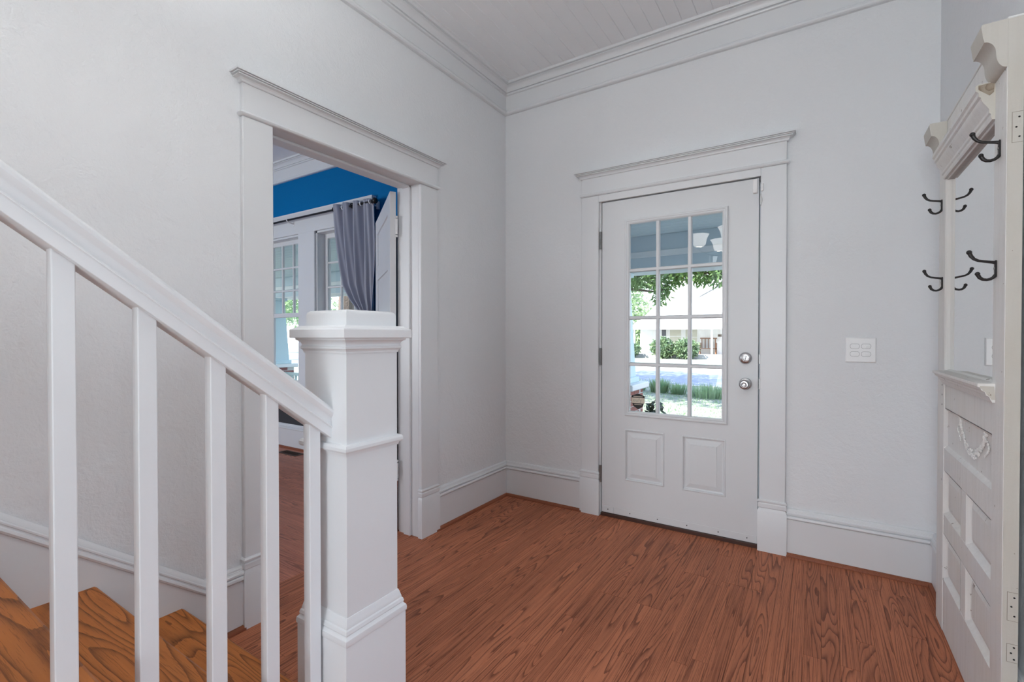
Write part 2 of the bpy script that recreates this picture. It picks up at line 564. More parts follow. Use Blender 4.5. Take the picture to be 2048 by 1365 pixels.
# ---- floors with individual strips
PLM = {}
def plank_mesh(w, l, t=0.012, mat=None, bev=0.0008, name='plank'):
    key = (round(w, 4), round(l, 3), mat.name)
    if key not in PLM:
        a, b = w / 2 - 0.0002, l / 2 - 0.0002
        c = bev
        V = [(-a, -b, -t), (a, -b, -t), (a, b, -t), (-a, b, -t), (-a, -b, -c), (a, -b, -c), (a, b, -c), (-a, b, -c),
             (-a + c, -b + c, 0), (a - c, -b + c, 0), (a - c, b - c, 0), (-a + c, b - c, 0)]
        F = [(3, 2, 1, 0), (8, 9, 10, 11)]
        for i in range(4):
            j = (i + 1) % 4
            F += [(i, j, 4 + j, 4 + i), (4 + i, 4 + j, 8 + j, 8 + i)]
        me = bpy.data.meshes.new(name)
        me.from_pydata(V, [], F)
        me.materials.append(mat)
        PLM[key] = me
    return PLM[key]
floor = MB().box((-0.2, YB, -0.06), (XR, 0.0, -0.012)).box((0.74, 0.0, -0.06), (1.71, 0.16, -0.012)).build('floor', SUBF)
S(floor, 'red-brown oak strip floor of the entry hall', 'floor')
SW = 0.0573
rng = random.Random(3)
x = -0.2
while x < XR - 0.005:
    w = min(SW, XR - x)
    y = 0.0
    y -= 0.0
    first = True
    ystop = -3.3
    while y > ystop:
        l = rng.choice((0.35, 0.5, 0.65, 0.8, 0.95, 1.1, 1.3, 1.5))
        if first:
            l = rng.choice((0.2, 0.35, 0.5, 0.7, 0.9, 1.15, 1.4)); first = False
        if x < -0.16 + SW * 3.4 and x < 0 and y > -0.95:
            y = -0.915 if y > -0.915 else y
        o = bpy.data.objects.new('plank', plank_mesh(w, l, mat=FLOORW))
        COL.objects.link(o)
        put(o, (x + w / 2, y - l / 2, 0), floor)
        y -= l
    x += SW
o = MB().box((0, YB, -0.012), (XR, -4.9, 0.0)).build('floor_rear_boards', FLOORW, floor)
floor2 = MB().box((BX0, BY0, -0.06), (-0.2, 0.0, -0.012)).build('floor_front_room', SUBF)
S(floor2, 'reddish oak strip floor of the blue room', 'floor')
y = 0.0
while y > -2.35:
    x = -0.2
    first = True
    while x > BX0 + 0.01:
        l = rng.choice((0.6, 0.8, 1.0, 1.3, 1.6))
        if first: l = rng.choice((0.3, 0.6, 0.9, 1.3)); first = False
        l = min(l, x - BX0)
        if y > -0.05 and False: pass
        o = bpy.data.objects.new('plank', plank_mesh(SW, round(l, 2), mat=FLOOR2))
        COL.objects.link(o)
        put(o, (x - l / 2, y - SW / 2, 0), floor2)
        o.rotation_euler = (0, 0, R(90))
        x -= l
    y -= SW
MB().box((BX0, BY0, -0.012), (-0.2, -2.41, 0.0)).build('floor_rear_boards', FLOOR2, floor2)

# ---- ceiling boards
ceil = MB().box((-0.02, YB, ZC + 0.012), (XR + 0.02, 0.02, ZC + 0.08)).build('ceiling', CEILP)
S(ceil, 'white painted narrow board ceiling of the hall', 'ceiling')
CW = 0.0855
x = 0.0
while x < XR:
    w = min(CW, XR - x)
    me = plank_mesh(w, 5.6, t=0.016, mat=CEILP, bev=0.0028, name='ceiling_board')
    o = bpy.data.objects.new('board', me)
    COL.objects.link(o)
    put(o, (x + w / 2, -2.8, ZC), ceil)
    o.rotation_euler = (0, R(180), 0)
    x += CW
m = MB().box((BX0, BY0, ZC), (-WT, 0, ZC + 0.08))
S(m.build('ceiling_front_room', CEILP), 'white ceiling of the blue room seen through the doorway', 'ceiling')

# ---- crown and frieze
CROWN = [(0, 2.814), (0.020, 2.814), (0.0275, 2.819), (0.029, 2.827), (0.026, 2.834), (0.018, 2.8375), (0.018, 2.8405), (0.021, 2.843), (0.021, 2.849), (0.013, 2.852), (0.013, 2.9515),
         (0.017, 2.9515), (0.024, 2.954), (0.0265, 2.9595), (0.024, 2.965), (0.0185, 2.967), (0.0185, 2.9695), (0.028, 2.971), (0.029, 2.976), (0.032, 2.986), (0.039, 2.996), (0.049, 3.003), (0.057, 3.0055),
         (0.057, 3.0085), (0.052, 3.010), (0.052, 3.0125), (0.066, 3.014), (0.068, 3.018), (0.068, ZC), (0, ZC)]
m = MB().sweep([(XR, YB + 0.1), (XR, 0), (0, 0), (0, -2.9)], CROWN)
S(m.build('trim_1', TRIM, ang=28), 'white crown moulding and frieze where hall walls meet the ceiling', 'crown moulding')
m = MB().sweep([(-WT - 0.012, 0), (BX0, 0), (BX0, -2)], CROWN).sweep([(-WT - 0.012, -3), (-WT - 0.012, 0)], CROWN)
S(m.build('trim_2', TRIM, ang=28), 'white crown moulding above the blue wall', 'crown moulding')

# ---- baseboards with stained shoe
BASE = [(0, 0.0), (0.019, 0.0), (0.019, 0.1965), (0.0155, 0.198), (0.0155, 0.200), (0.0245, 0.2005), (0.0285, 0.206), (0.027, 0.2145), (0.022, 0.2185), (0.0165, 0.2195), (0.0165, 0.2225), (0.0245, 0.2235), (0.0245, 0.2305),
        (0.0195, 0.2325), (0.0165, 0.2385), (0.0165, 0.2405), (0.0145, 0.2415), (0.0135, 0.248), (0.009, 0.2535), (0.004, 0.2555), (0, 0.2555)]
SHOE = [(0.018, 0.0), (0.034, 0.0), (0.034, 0.006), (0.031, 0.012), (0.026, 0.017), (0.018, 0.019)]
def baseboard(name, path, label, shoe=True, mat=TRIM):
    b = MB().sweep(path, BASE).build(name, mat, ang=25)
    S(b, label, 'baseboard')
    if shoe:
        MB().sweep(path, SHOE).build('shoe_moulding', SHOEW, b)
    return b
baseboard('baseboard_front', [(0.626, 0), (0, 0), (0, -0.80)], 'white baseboard turning the corner between the doorway and front door')
baseboard('baseboard_right', [(XR, -1.5), (XR, 0), (1.823, 0)], 'white baseboard right of the front door behind the hall tree')
baseboard('baseboard_left', [(0, -1.94), (0, -2.0815)], 'short white baseboard between doorway and bottom stair')
baseboard('baseboard_blue', [(-WT - 0.012, -0.75), (-WT - 0.012, 0), (BX0, 0)], 'white baseboard under the windows in the blue room')

# ---- door casings (craftsman heads)
def casing(prefix, label, axis, a0, a1, i0, i1, zbead, zfr, zcap, ztop, head_bottom, sgn, base, top_open):
    """axis 'x': casing on the front wall (normal -y); axis 'y': casing on the left wall (normal +x)."""
    def P(u, v):      # u along wall, v out of wall
        return (u, base - v) if axis == 'x' else (base + v, u)
    def bx(mb, u0, u1, v0, v1, z0, z1, bev=0.0015):
        p, q = P(u0, v0), P(u1, v1)
        mb.box((p[0], p[1], z0), (q[0], q[1], z1), bev)
    def path(u0, u1, t):
        pts = [P(u0, 0), P(u0, t), P(u1, t), P(u1, 0)]
        return pts[::-1]
    c = P((a0 + a1) / 2, 0)
    root = empty(prefix, (c[0], c[1], 0))
    S(root, label, 'door casing')
    for u0, u1 in ((a0, i0), (i1, a1)):
        m = MB(); bx(m, u0, u1, 0, 0.022, 0.28, zbead, 0.003); m.build('leg', TRIM, root)
        pl = [(-0.0, 0.0), (0.010, 0.0), (0.010, 0.222), (0.006, 0.232), (0.003, 0.238), (0.008, 0.243), (0.008, 0.262), (0.004, 0.268), (0.009, 0.272), (0.010, 0.279), (0.005, 0.285), (-0.002, 0.286)]
        m = MB()
        p0, p1 = u0 + 0.002, u1 - 0.002
        m.sweep([P(p1, 0), P(p1, 0.022), P(p0, 0.022), P(p0, 0)], pl)
        bx(m, p0, p1, 0.0, 0.023, 0.0, 0.28, 0)
        m.build('plinth', TRIM, root, ang=25)
    m = MB(); bx(m, a0 + 0.001, a1 - 0.001, 0, 0.022, zfr, zcap + 0.004, 0.002); m.build('frieze_board', TRIM, root)
    if head_bottom < zbead - 0.004:
        m = MB(); bx(m, i0, i1, 0, 0.0215, head_bottom, zbead, 0.002); m.build('head_board', TRIM, root)
    h = zfr - zbead
    bead = [(-0.022, zbead), (0.004, zbead), (0.010, zbead + h * .2), (0.0125, zbead + h * .5), (0.010, zbead + h * .85), (0.004, zfr + 0.001), (-0.022, zfr + 0.001)]
    m = MB().sweep(path(a0, a1, 0.022), bead); m.build('bead', TRIM, root)
    k = (ztop - zcap)
    cap = [(-0.022, zcap), (0.006, zcap), (0.0085, zcap + k * .08), (0.0095, zcap + k * .22), (0.015, zcap + k * .38), (0.024, zcap + k * .45), (0.028, zcap + k * .46), (0.028, zcap + k * .56), (0.024, zcap + k * .58),
           (0.024, zcap + k * .62), (0.034, zcap + k * .63), (0.034, zcap + k * .72), (0.030, zcap + k * .74), (0.030, zcap + k * .77), (0.040, zcap + k * .78), (0.040, zcap + k * .97), (0.038, ztop), (-0.022, ztop)]
    m = MB().sweep(path(a0, a1, 0.022), cap); m.build('cap_moulding', TRIM, root, ang=25)
    return root
casing('trim_3', 'white craftsman casing around the front door', 'x', 0.624, 1.817, 0.745, 1.692, 2.106, 2.125, 2.226, 2.268, 2.062, 1, 0.0, True)
casing('trim_4', 'white craftsman casing around the doorway to the blue room', 'y', -1.938, -0.779, -1.811, -0.922, 2.066, 2.084, 2.197, 2.234, 2.066, 1, 0.0, True)
# door frame linings
m = MB()
m.box((0.733, -0.001, 0), (0.757, 0.16, 2.075), 0.001).box((1.689, -0.001, 0), (1.71, 0.16, 2.075), 0.001).box((0.733, -0.001, 2.0635), (1.71, 0.16, 2.09), 0.001)
m.box((0.757, 0.05, 0), (0.772, 0.085, 2.064)).box((1.674, 0.05, 0), (1.689, 0.085, 2.064)).box((0.757, 0.05, 2.049), (1.689, 0.085, 2.064))
S(m.build('trim_5', TRIM), 'white jamb lining around the front door leaf', 'door jamb')
m = MB()
m.box((-0.165, -1.83, 0), (0.0, -1.8125, 2.085), 0.0015).box((-0.165, -0.9205, 0), (0.0, -0.905, 2.085), 0.0015).box((-0.165, -1.83, 2.0685), (0.0, -0.905, 2.09), 0.0015)
m.box((-0.115, -1.8125, 0), (-0.062, -1.8, 2.0685), 0.002).box((-0.115, -0.933, 0), (-0.062, -0.9205, 2.0685), 0.002).box((-0.115, -1.8125, 2.056), (-0.062, -0.9205, 2.0685), 0.002)
S(m.build('trim_6', TRIM), 'white jamb lining with stop inside the blue room doorway', 'door jamb')
m = MB()
m.box((-0.19, -1.95, 0), (-0.162, -1.83, 2.2), 0.002).box((-0.19, -0.905, 0), (-0.162, -0.79, 2.2), 0.002).box((-0.19, -1.83, 2.09), (-0.162, -0.905, 2.2), 0.002)
S(m.build('trim_7', TRIM), 'white flat casing on the blue room side of the doorway', 'door casing')
m = MB().box((0.757, -0.012, -0.012), (1.689, 0.17, 0.02), 0.004)
S(m.build('threshold', plain('threshold_wood', (0.06, 0.022, 0.014), 0.5)), 'dark wooden threshold under the front door', 'threshold')

# ================================================================== FRONT DOOR
dx0, dx1, dz0, dz1 = 0.7643, 1.6815, 0.026, 2.056
gx0, gx1, gz0, gz1 = 0.949, 1.497, 0.702, 1.894
DF = -0.004
door = empty('door_1', (1.2229, 0.02, 0.026))
S(door, 'white front door with twelve glass panes over two panels', 'door')
m = MB()
m.box((dx0, DF, dz0), (0.921, 0.04, dz1)).box((0.921, DF, 0.583), (gx0 - 0.01, 0.04, dz1)).box((0.921, DF, dz0), (gx0 - 0.01, 0.04, 0.258)).box((1.516, DF, dz0), (dx1, 0.04, dz1)).box((gx1 + 0.01, DF, 0.583), (1.516, 0.04, dz1)).box((gx1 + 0.01, DF, dz0), (1.516, 0.04, 0.258)).box((gx0 - 0.01, DF, gz1 + 0.01), (gx1 + 0.01, 0.04, dz1)).box((gx0 - 0.01, DF, 0.583), (gx1 + 0.01, 0.04, gz0 - 0.01)).box((gx0 - 0.01, DF, dz0), (gx1 + 0.01, 0.04, 0.258)).box((1.167, DF, 0.258), (1.277, 0.04, 0.583)).box((gx0 - 0.04, DF + 0.012, 0.25), (gx1 + 0.03, 0.04, 0.59))
m.build('slab', DOORP, door)
def ring_xz(mb, x0, x1, z0, z1, prof, y, smooth=True, mi=0):
    """moulding frame lying on plane y; prof: (inset from outer edge, proud toward -y)"""
    rings = []
    for ins, pr in prof:
        rings.append([(x0 + ins, y - pr, z0 + ins), (x1 - ins, y - pr, z0 + ins), (x1 - ins, y - pr, z1 - ins), (x0 + ins, y - pr, z1 - ins)])
    V = [p for r in rings for p in r]
    F = []
    for k in range(len(rings) - 1):
        for i in range(4):
            j = (i + 1) % 4
            F.append((k * 4 + i, k * 4 + j, (k + 1) * 4 + j, (k + 1) * 4 + i))
    mb.add(V, F, smooth, mi)
    return rings
m = MB()
ring_xz(m, 0.918, 1.527, 0.672, 1.925, [(0, 0), (0.001, 0.008), (0.006, 0.0115), (0.012, 0.0115), (0.015, 0.009), (0.022, 0.0105), (0.026, 0.0085), (0.031, 0.004), (0.031, -0.022)], DF)
m.build('lite_frame', DOORP, door, ang=20)
vx = [gx0, 1.1252, 1.3145, gx1]
hz = [gz0, 1.0025, 1.2985, 1.600, gz1]
def muntin_v(xc, z0, z1):
    return MB().prism([(xc - 0.012, 0.018), (xc - 0.011, 0.002), (xc - 0.007, -0.004), (xc + 0.007, -0.004), (xc + 0.011, 0.002), (xc + 0.012, 0.018)], 2, z0, z1)
for xc in vx[1:3]:
    muntin_v(xc, gz0 - 0.004, gz1 + 0.004).build('muntin', DOORP, door)
for zc in hz[1:4]:
    mm = MB().prism([(0.018, zc - 0.012), (0.002, zc - 0.011), (-0.0045, zc - 0.007), (-0.0045, zc + 0.007), (0.002, zc + 0.011), (0.018, zc + 0.012)], 0, gx0 - 0.004, gx1 + 0.004)
    mm.build('muntin', DOORP, door)
for i in range(3):
    for j in range(4):
        MB().box((vx[i], 0.019, hz[j]), (vx[i + 1], 0.022, hz[j + 1])).build('pane', GLASS, door)
# moulded lower panels
for (x0, x1) in ((0.921, 1.167), (1.277, 1.516)):
    m = MB()
    rr = ring_xz(m, x0, x1, 0.258, 0.583, [(-0.003, 0.0), (0.0, 0.004), (0.004, 0.0045), (0.007, 0.002), (0.010, -0.007), (0.015, -0.008), (0.018, -0.008), (0.043, -0.0005), (0.0455, -0.0005), (0.0465, 0.0025), (0.048, 0.0025)], DF, True)
    m.add(rr[-1], [(0, 1, 2, 3)])
    m.build('panel', DOORP, door, ang=12)
# bottom sweep with screws
m = MB().box((dx0 + 0.002, DF - 0.003, dz0 - 0.001), (0.845, DF, 0.066), 0.001).box((0.847, DF - 0.0025, dz0 - 0.001), (dx1 - 0.002, DF, 0.066), 0.001)
sweep_ = m.build('door_sweep', DOORP, door)
for xs in (0.808, 0.955, 1.13, 1.305, 1.48, 1.63):
    MB().lathe([(0.0, -0.0035), (0.003, -0.003), (0.0035, 0.0)], (xs, DF - 0.003, 0.047), 'Y', 8).build('screw', DGREY, sweep_, o=(xs, DF, 0.047))
# hinges
for zb in (1.757, 0.992, 0.218):
    m = MB()
    for k in range(5):
        z = zb + k * 0.0225
        m.lathe([(0.0, 0), (0.0062, 0), (0.0062, 0.0212), (0.0, 0.0212)], (0.7535, -0.012, z), 'Z', 10)
    m.box((0.745, -0.007, zb), (0.764, -0.003, zb + 0.112))
    m.build('hinge', DNICK, door)
# deadbolt and knob
db = MB().lathe([(0.0, -0.018), (0.020, -0.018), (0.026, -0.016), (0.031, -0.010), (0.0335, -0.004), (0.0335, 0.0)], (1.6185, DF, 1.058), 'Y', 32).build('deadbolt', NICKEL, door)
m = MB().box((1.6145, DF - 0.036, 1.042), (1.6225, DF - 0.016, 1.074), 0.003)
m.xf(Matrix.Translation((1.6185, 0, 1.058)) @ Matrix.Rotation(R(20), 4, 'Y') @ Matrix.Translation((-1.6185, 0, -1.058)))
m.build('thumb_turn', NICKEL, db)
MB().lathe([(0.0, -0.019), (0.0035, -0.019), (0.0035, -0.017)], (1.602, DF, 1.058), 'Y', 8).lathe([(0.0, -0.019), (0.0035, -0.019), (0.0035, -0.017)], (1.634, DF, 1.056), 'Y', 8).build('screw', DNICK, db)
kb = MB().lathe([(0.0335, 0.0), (0.0335, -0.005), (0.030, -0.010), (0.020, -0.013), (0.013, -0.017), (0.0125, -0.032), (0.017, -0.036), (0.025, -0.044), (0.0275, -0.052), (0.0255, -0.060), (0.019, -0.0655), (0.0135, -0.066), (0.011, -0.062), (0.006, -0.061), (0.006, -0.065), (0.0, -0.0655)], (1.619, DF, 0.914), 'Y', 32).build('knob', NICKEL, door)
for zc, h in ((1.055, 0.055), (0.915, 0.06)):
    MB().box((1.684, -0.0015, zc - h / 2), (1.6915, 0.012, zc + h / 2), 0.001).build('strike_plate', DNICK, door)
# half-round guard at the top of the latch side
pts = [(1.6895, 1.897)] + [(1.6895 + 0.011 * math.sin(math.pi * i / 12), 1.897 + 0.068 * i / 12) for i in range(13)] + [(1.6895, 1.965)]
MB().prism(pts, 1, -0.0265, -0.0215).build('guard_plate', DNICK, door)
# alarm contact
sn = empty('door_sensor', (1.665, -0.004, 1.973))
tag(sn, 'small white door contact sensor at the top corner of the front door', 'sensor')
MB().box((1.652, -0.020, 1.973), (1.6765, DF, 2.052), 0.003).build('sensor_body', PLASTIC, sn)
MB().box((1.6925, -0.034, 1.976), (1.706, -0.0222, 2.018), 0.003).build('magnet', PLASTIC, sn)

# shield decal on the lower left pane
dc = empty('window_decal', (0.985, 0.0185, 0.72))
tag(dc, 'small dark shield security decal on the lower left door pane', 'decal')
DECD = plain('decal_black', (0.018, 0.017, 0.016), 0.5)
DECL = plain('decal_pale', (0.62, 0.55, 0.45), 0.5)
DECW = plain('decal_text', (0.35, 0.33, 0.30), 0.5)
dcx, y0 = 0.9985, 0.0186
def shield(zt, zb_, w):
    return [(dcx - w, zt - 0.014), (dcx, zt), (dcx + w, zt - 0.014), (dcx + w, (zt + zb_) / 2 + 0.004), (dcx + w * .75, zb_ + 0.020), (dcx, zb_), (dcx - w * .75, zb_ + 0.020), (dcx - w, (zt + zb_) / 2 + 0.004)]
MB().prism(shield(0.816, 0.716, 0.042), 1, y0 - 0.0006, y0).build('shield', DECD, dc)
MB().box((dcx - 0.0425, y0 - 0.0009, 0.754), (dcx + 0.0425, y0 - 0.0006, 0.789)).build('band', DECL, dc)
def text(body, loc, size, mat, parent, name='lettering', rot=(R(90), 0, 0), depth=0.0003):
    cu = bpy.data.curves.new(name, 'FONT')
    cu.body = body
    cu.size = size
    cu.align_x = 'CENTER'
    cu.extrude = depth
    cu.materials.append(mat)
    o = bpy.data.objects.new(name, cu)
    COL.objects.link(o)
    o.rotation_euler = rot
    bpy.context.view_layer.update()
    me = bpy.data.meshes.new_from_object(o.evaluated_get(bpy.context.evaluated_depsgraph_get()))
    bpy.data.objects.remove(o, do_unlink=True)
    o = bpy.data.objects.new(name, me)
    COL.objects.link(o)
    o.rotation_euler = rot
    put(o, loc, parent)
    return o
text('eufy', (dcx - 0.004, y0 - 0.0012, 0.763), 0.034, DECW, dc)
MB().box((dcx - 0.03, y0 - 0.0009, 0.795), (dcx + 0.03, y0 - 0.0006, 0.7985)).build('stripe', DECL, dc)
MB().box((dcx - 0.024, y0 - 0.0009, 0.744), (dcx + 0.024, y0 - 0.0006, 0.7475)).build('stripe', DECL, dc)

# ---- switch plate
SW_SHADE = plain('switch_shade', (0.42, 0.42, 0.43), 0.6)  # painted shadow tone for the outline around each switch
sw = empty('light_switch', (2.141, -0.001, 1.05))
tag(sw, 'white wall plate with four toggle switches right of the front door', 'light switch')
m = MB()
rr = ring_xz(m, 2.078, 2.204, 1.0495, 1.1745, [(0, 0), (0.0, 0.003), (0.004, 0.006)], -0.001, False)
m.add(rr[-1], [(0, 1, 2, 3)])
m.build('plate', PLASTIC, sw)
for i, xc in enumerate((2.117, 2.163)):
    for j, zc in enumerate((1.092, 1.131)):
        pts = [(xc + 0.010 * (1 if math.cos(a) > 0 else -1) * (1 if abs(math.cos(a)) > 1e-6 else 0) + 0.0085 * math.cos(a), zc + 0.0115 * math.sin(a)) for a in [math.pi * 2 * (k + .5) / 20 for k in range(20)]]
        MB().prism([(xc + (p[0] - xc) * 1.09, zc + (p[1] - zc) * 1.14) for p in pts], 1, -0.0074, -0.006).build('switch_shade_ring', SW_SHADE, sw)
        s_ = MB().prism(pts, 1, -0.0092, -0.0065).build('switch', PLASTIC, sw)
        sg = 1 if i else -1
        MB().prism([(xc + sg * 0.004 - 0.006, zc - 0.004), (xc + sg * 0.004 + 0.006, zc - 0.004), (xc + sg * 0.004 + 0.005, zc + 0.003), (xc + sg * 0.004 - 0.005, zc + 0.003)], 1, -0.021, -0.009).build('toggle', PLASTIC, s_)

# ================================================================== STAIRS
TR, RN = 0.1905, 0.2475
N1Y = -2.155
NST = 12
SXW = 0.926
stair = empty('staircase', (0.45, N1Y, 0))
tag(stair, 'orange-brown oak stair treads with white skirt rising along the left wall', 'stairs')
def tread_obj(i):
    z = TR * (i + 1)
    yn = N1Y - RN * i
    prof = [(-0.0, -0.0)]
    # local: length along Y (later rotated), depth along X
    d, t, L = RN + 0.03, 0.028, SXW - 0.02
    mm = MB()
    poly = [(-d, -t), (-0.012, -t), (-0.003, -t * .8), (0, -t * .5), (-0.003, -t * .2), (-0.010, 0), (-d, 0)]
    n = len(poly)
    V = [(p[0], -L / 2, p[1]) for p in poly] + [(p[0], L / 2, p[1]) for p in poly]
    mm.add(V, [(k, (k + 1) % n, n + (k + 1) % n, n + k) for k in range(n)], True)
    mm.add(V, [tuple(range(n)), tuple(range(n, 2 * n))[::-1]])
    return mm, (0.02 + L / 2, yn, z)
me_t = None
for i in range(NST):
    mm, loc = tread_obj(i)
    if me_t is None:
        me_t = mm.mesh('tread', TREADW)
    o = bpy.data.objects.new('tread', me_t)
    COL.objects.link(o)
    put(o, loc, stair)
    o.rotation_euler = (0, 0, R(90))
    zr = TR * i
    yr = N1Y - RN * i - 0.026
    L = SXW - 0.05
    mr = plank_mesh(TR - 0.026, L, 0.02, TREADW, 0.001, 'riser')
    o = bpy.data.objects.new('riser', mr)
    COL.objects.link(o)
    put(o, (0.02 + L / 2, yr, zr + (TR - 0.028) / 2), stair)
    o.rotation_euler = Euler((R(90), 0, R(90)), 'XYZ')
    o.rotation_euler = Matrix(((0, 1, 0), (0, 0, 1), (1, 0, 0))).to_euler()
# wall skirt with the same cap mould, following the slope
sl = TR / RN
Ys, Ye = -2.105, N1Y - RN * (NST - 1)
def skz(y):   # top of sloped mould
    return 0.255 + (-2.088 - y) * 0.80 - 0.0
m = MB()
zA, zB = skz(-2.088), skz(Ye)
m.prism([(-2.0815, 0), (-2.0815, 0.2), (-2.105, 0.255), (Ye, skz(Ye) - 0.02), (Ye, skz(Ye) - 0.5)], 0, 0.003, 0.0195)
m.build('skirt', TRIM, stair)
# sloped moulding: sweep of BASE cap along slope (drawn directly)
capP = [(0, -0.058), (0.019, -0.058), (0.025, -0.055), (0.028, -0.048), (0.026, -0.040), (0.021, -0.036), (0.021, -0.032), (0.0245, -0.029), (0.0245, -0.024), (0.019, -0.019), (0.017, -0.012), (0.012, -0.005), (0.008, 0.0), (0, 0.0)]
V = []
k = len(capP)
for y in (-2.082, Ye):
    zt = skz(y) if y != -2.082 else 0.2552
    V += [(max(p[0], 0.003), y, zt + p[1] * (1.22 if y != -2.082 else 1.0)) for p in capP]
m = MB().add(V, [(q, k + q, k + q + 1, q + 1) for q in range(k - 1)], True)
m.build('skirt_moulding', TRIM, stair, ang=25)
# open-side stringer under the balusters
pts = [(N1Y - 0.03, 0)]
for i in range(NST):
    y = N1Y - 0.03 - RN * i
    pts += [(y, TR * (i + 1) - 0.028), (y - RN, TR * (i + 1) - 0.028)]
pts += [(N1Y - 0.03 - RN * NST, TR * NST - 0.4), (N1Y - 0.4, 0)]
m = MB().prism(pts, 0, SXW - 0.055, SXW - 0.03)
m.build('stringer', TRIM, stair)

# ---- railing: hand rail and balusters
RCX = 0.8675
rail = empty('stair_railing', (RCX, -2.17, 0.2))
tag(rail, 'white painted stair railing with moulded handrail and square balusters', 'railing')
rs = 0.773
ra = math.atan(rs)
y1, z1 = -2.1728, 0.9988     # top of rail at newel
y2 = -4.6
z2 = z1 + (y1 - y2) * rs
half = [(0.0, 0.0), (0.016, -0.0005), (0.028, -0.004), (0.0345, -0.010), (0.0355, -0.016), (0.033, -0.021), (0.0275, -0.026), (0.0255, -0.034), (0.0265, -0.041), (0.0305, -0.0445), (0.0305, -0.0465), (0.0275, -0.048), (0.0275, -0.068), (0.0265, -0.069)]
half = [(a * 0.972, b * 0.972) for a, b in half]
prof = half + [(-a, b) for a, b in half[::-1]][:-1]
k = len(prof)
V = []
for (y, z) in ((y1, z1), (y2, z2)):
    V += [(RCX + a, y, z + b / math.cos(ra)) for a, b in prof]
m = MB().add(V, [(q, (q + 1) % k, k + (q + 1) % k, k + q) for q in range(k)], True)
m.add(V, [tuple(range(k)), tuple(range(k, 2 * k))[::-1]])
m.build('handrail', TRIM, rail, ang=30)
def rail_under(y):
    return z1 + (y1 - y) * rs - 0.067 / math.cos(ra)
bw = 0.0316
bal_y = [-2.2135, -2.3263, -2.4459, -2.5737, -2.6938]
yy = -2.6938
while yy > -4.4:
    yy -= RN / 2
    bal_y.append(yy)
bcx = 0.866
for i, yb in enumerate(bal_y):
    st = int((N1Y - (yb)) / RN)
    zb = TR * (st + 1)
    y0_, y1_ = yb - bw / 2, yb + bw / 2
    x0_, x1_ = bcx - 0.0135, bcx + 0.0135
    zA, zB = rail_under(y0_) + 0.003, rail_under(y1_) + 0.003
    V = [(x0_, y0_, zb), (x1_, y0_, zb), (x1_, y1_, zb), (x0_, y1_, zb), (x0_, y0_, zA), (x1_, y0_, zA), (x1_, y1_, zB), (x0_, y1_, zB)]
    m = MB().add(V, [(3, 2, 1, 0), (4, 5, 6, 7), (0, 1, 5, 4), (1, 2, 6, 5), (2, 3, 7, 6), (3, 0, 4, 7)])
    ob = m.build('baluster', TRIM, rail)
    bv = ob.modifiers.new('bevel', 'BEVEL')
    bv.width = 0.0018
    bv.segments = 2

# ---- newel post
nx, ny, ns = 0.954, -2.1753, 0.172
newel = empty('newel_post', (nx - ns / 2, ny + ns / 2, 0))
tag(newel, 'stout square white newel post with moulded cap at the stair foot', 'newel post')
def sq(e):
    return [(nx - ns - e, ny - e), (nx - ns - e, ny + ns + e), (nx + e, ny + ns + e), (nx + e, ny - e)]
SQ = sq(0)
def nring(prof, name, ang=25):
    m = MB().sweep(SQ, prof, closed=True, smooth=(name not in ('cap_moulding', 'cap_slab')))
    p0, p1 = prof[0], prof[-1]
    for (e, z), flip in ((p0, 0), (p1, 1)):
        q = sq(e)
        m.add([(a, b, z) for a, b in q], [(0, 1, 2, 3)])
    return m.build(name, TRIM, newel, ang=ang)
def npart(prof, name, bev=0.0, ang=25):
    prof = [(e * 0.972, z if z == 0 else 1.1813 + (z - 1.1813) * 0.972) for e, z in prof]
    o = nring(prof, name, ang)
    return o
npart([(0.0165, 0.0), (0.0165, 0.372), (0.0155, 0.376)], 'base')
npart([(0.0165, 0.374), (0.0185, 0.376), (0.0195, 0.384), (0.018, 0.392), (0.0135, 0.397), (0.012, 0.400), (0.0135, 0.404), (0.0115, 0.412), (0.0085, 0.4155), (0.0085, 0.4185), (0.0065, 0.425), (0.0045, 0.433), (0.0015, 0.440), (-0.004, 0.4405)], 'base_moulding', 0, 20)
npart([(0.0, 0.40), (0.0, 1.165)], 'shaft')
npart([(-0.004, 0.866), (0.003, 0.866), (0.004, 0.872), (0.0045, 0.874), (0.0095, 0.875), (0.0125, 0.880), (0.0125, 0.888), (0.009, 0.894), (0.003, 0.896), (-0.004, 0.896)], 'astragal', 0, 25)
npart([(-0.004, 1.136), (0.003, 1.136), (0.0035, 1.141), (0.006, 1.145), (0.0095, 1.148), (0.0095, 1.1535), (0.006, 1.155), (0.0065, 1.160), (0.009, 1.165), (0.0135, 1.169), (0.0185, 1.1715), (0.0185, 1.1785), (-0.004, 1.1785)], 'cap_moulding', 0, 20)
npart([(0.0, 1.176), (0.0275, 1.176), (0.0295, 1.178), (0.0295, 1.199), (0.0275, 1.2015), (0.018, 1.205), (0.013, 1.210), (0.0, 1.2105)], 'cap_slab', 0, 25)
npart([(-0.002, 1.208), (-0.002, 1.240), (-0.004, 1.247), (-0.010, 1.2515), (-0.02, 1.253), (-0.05, 1.2545)], 'cap_block', 0, 40)

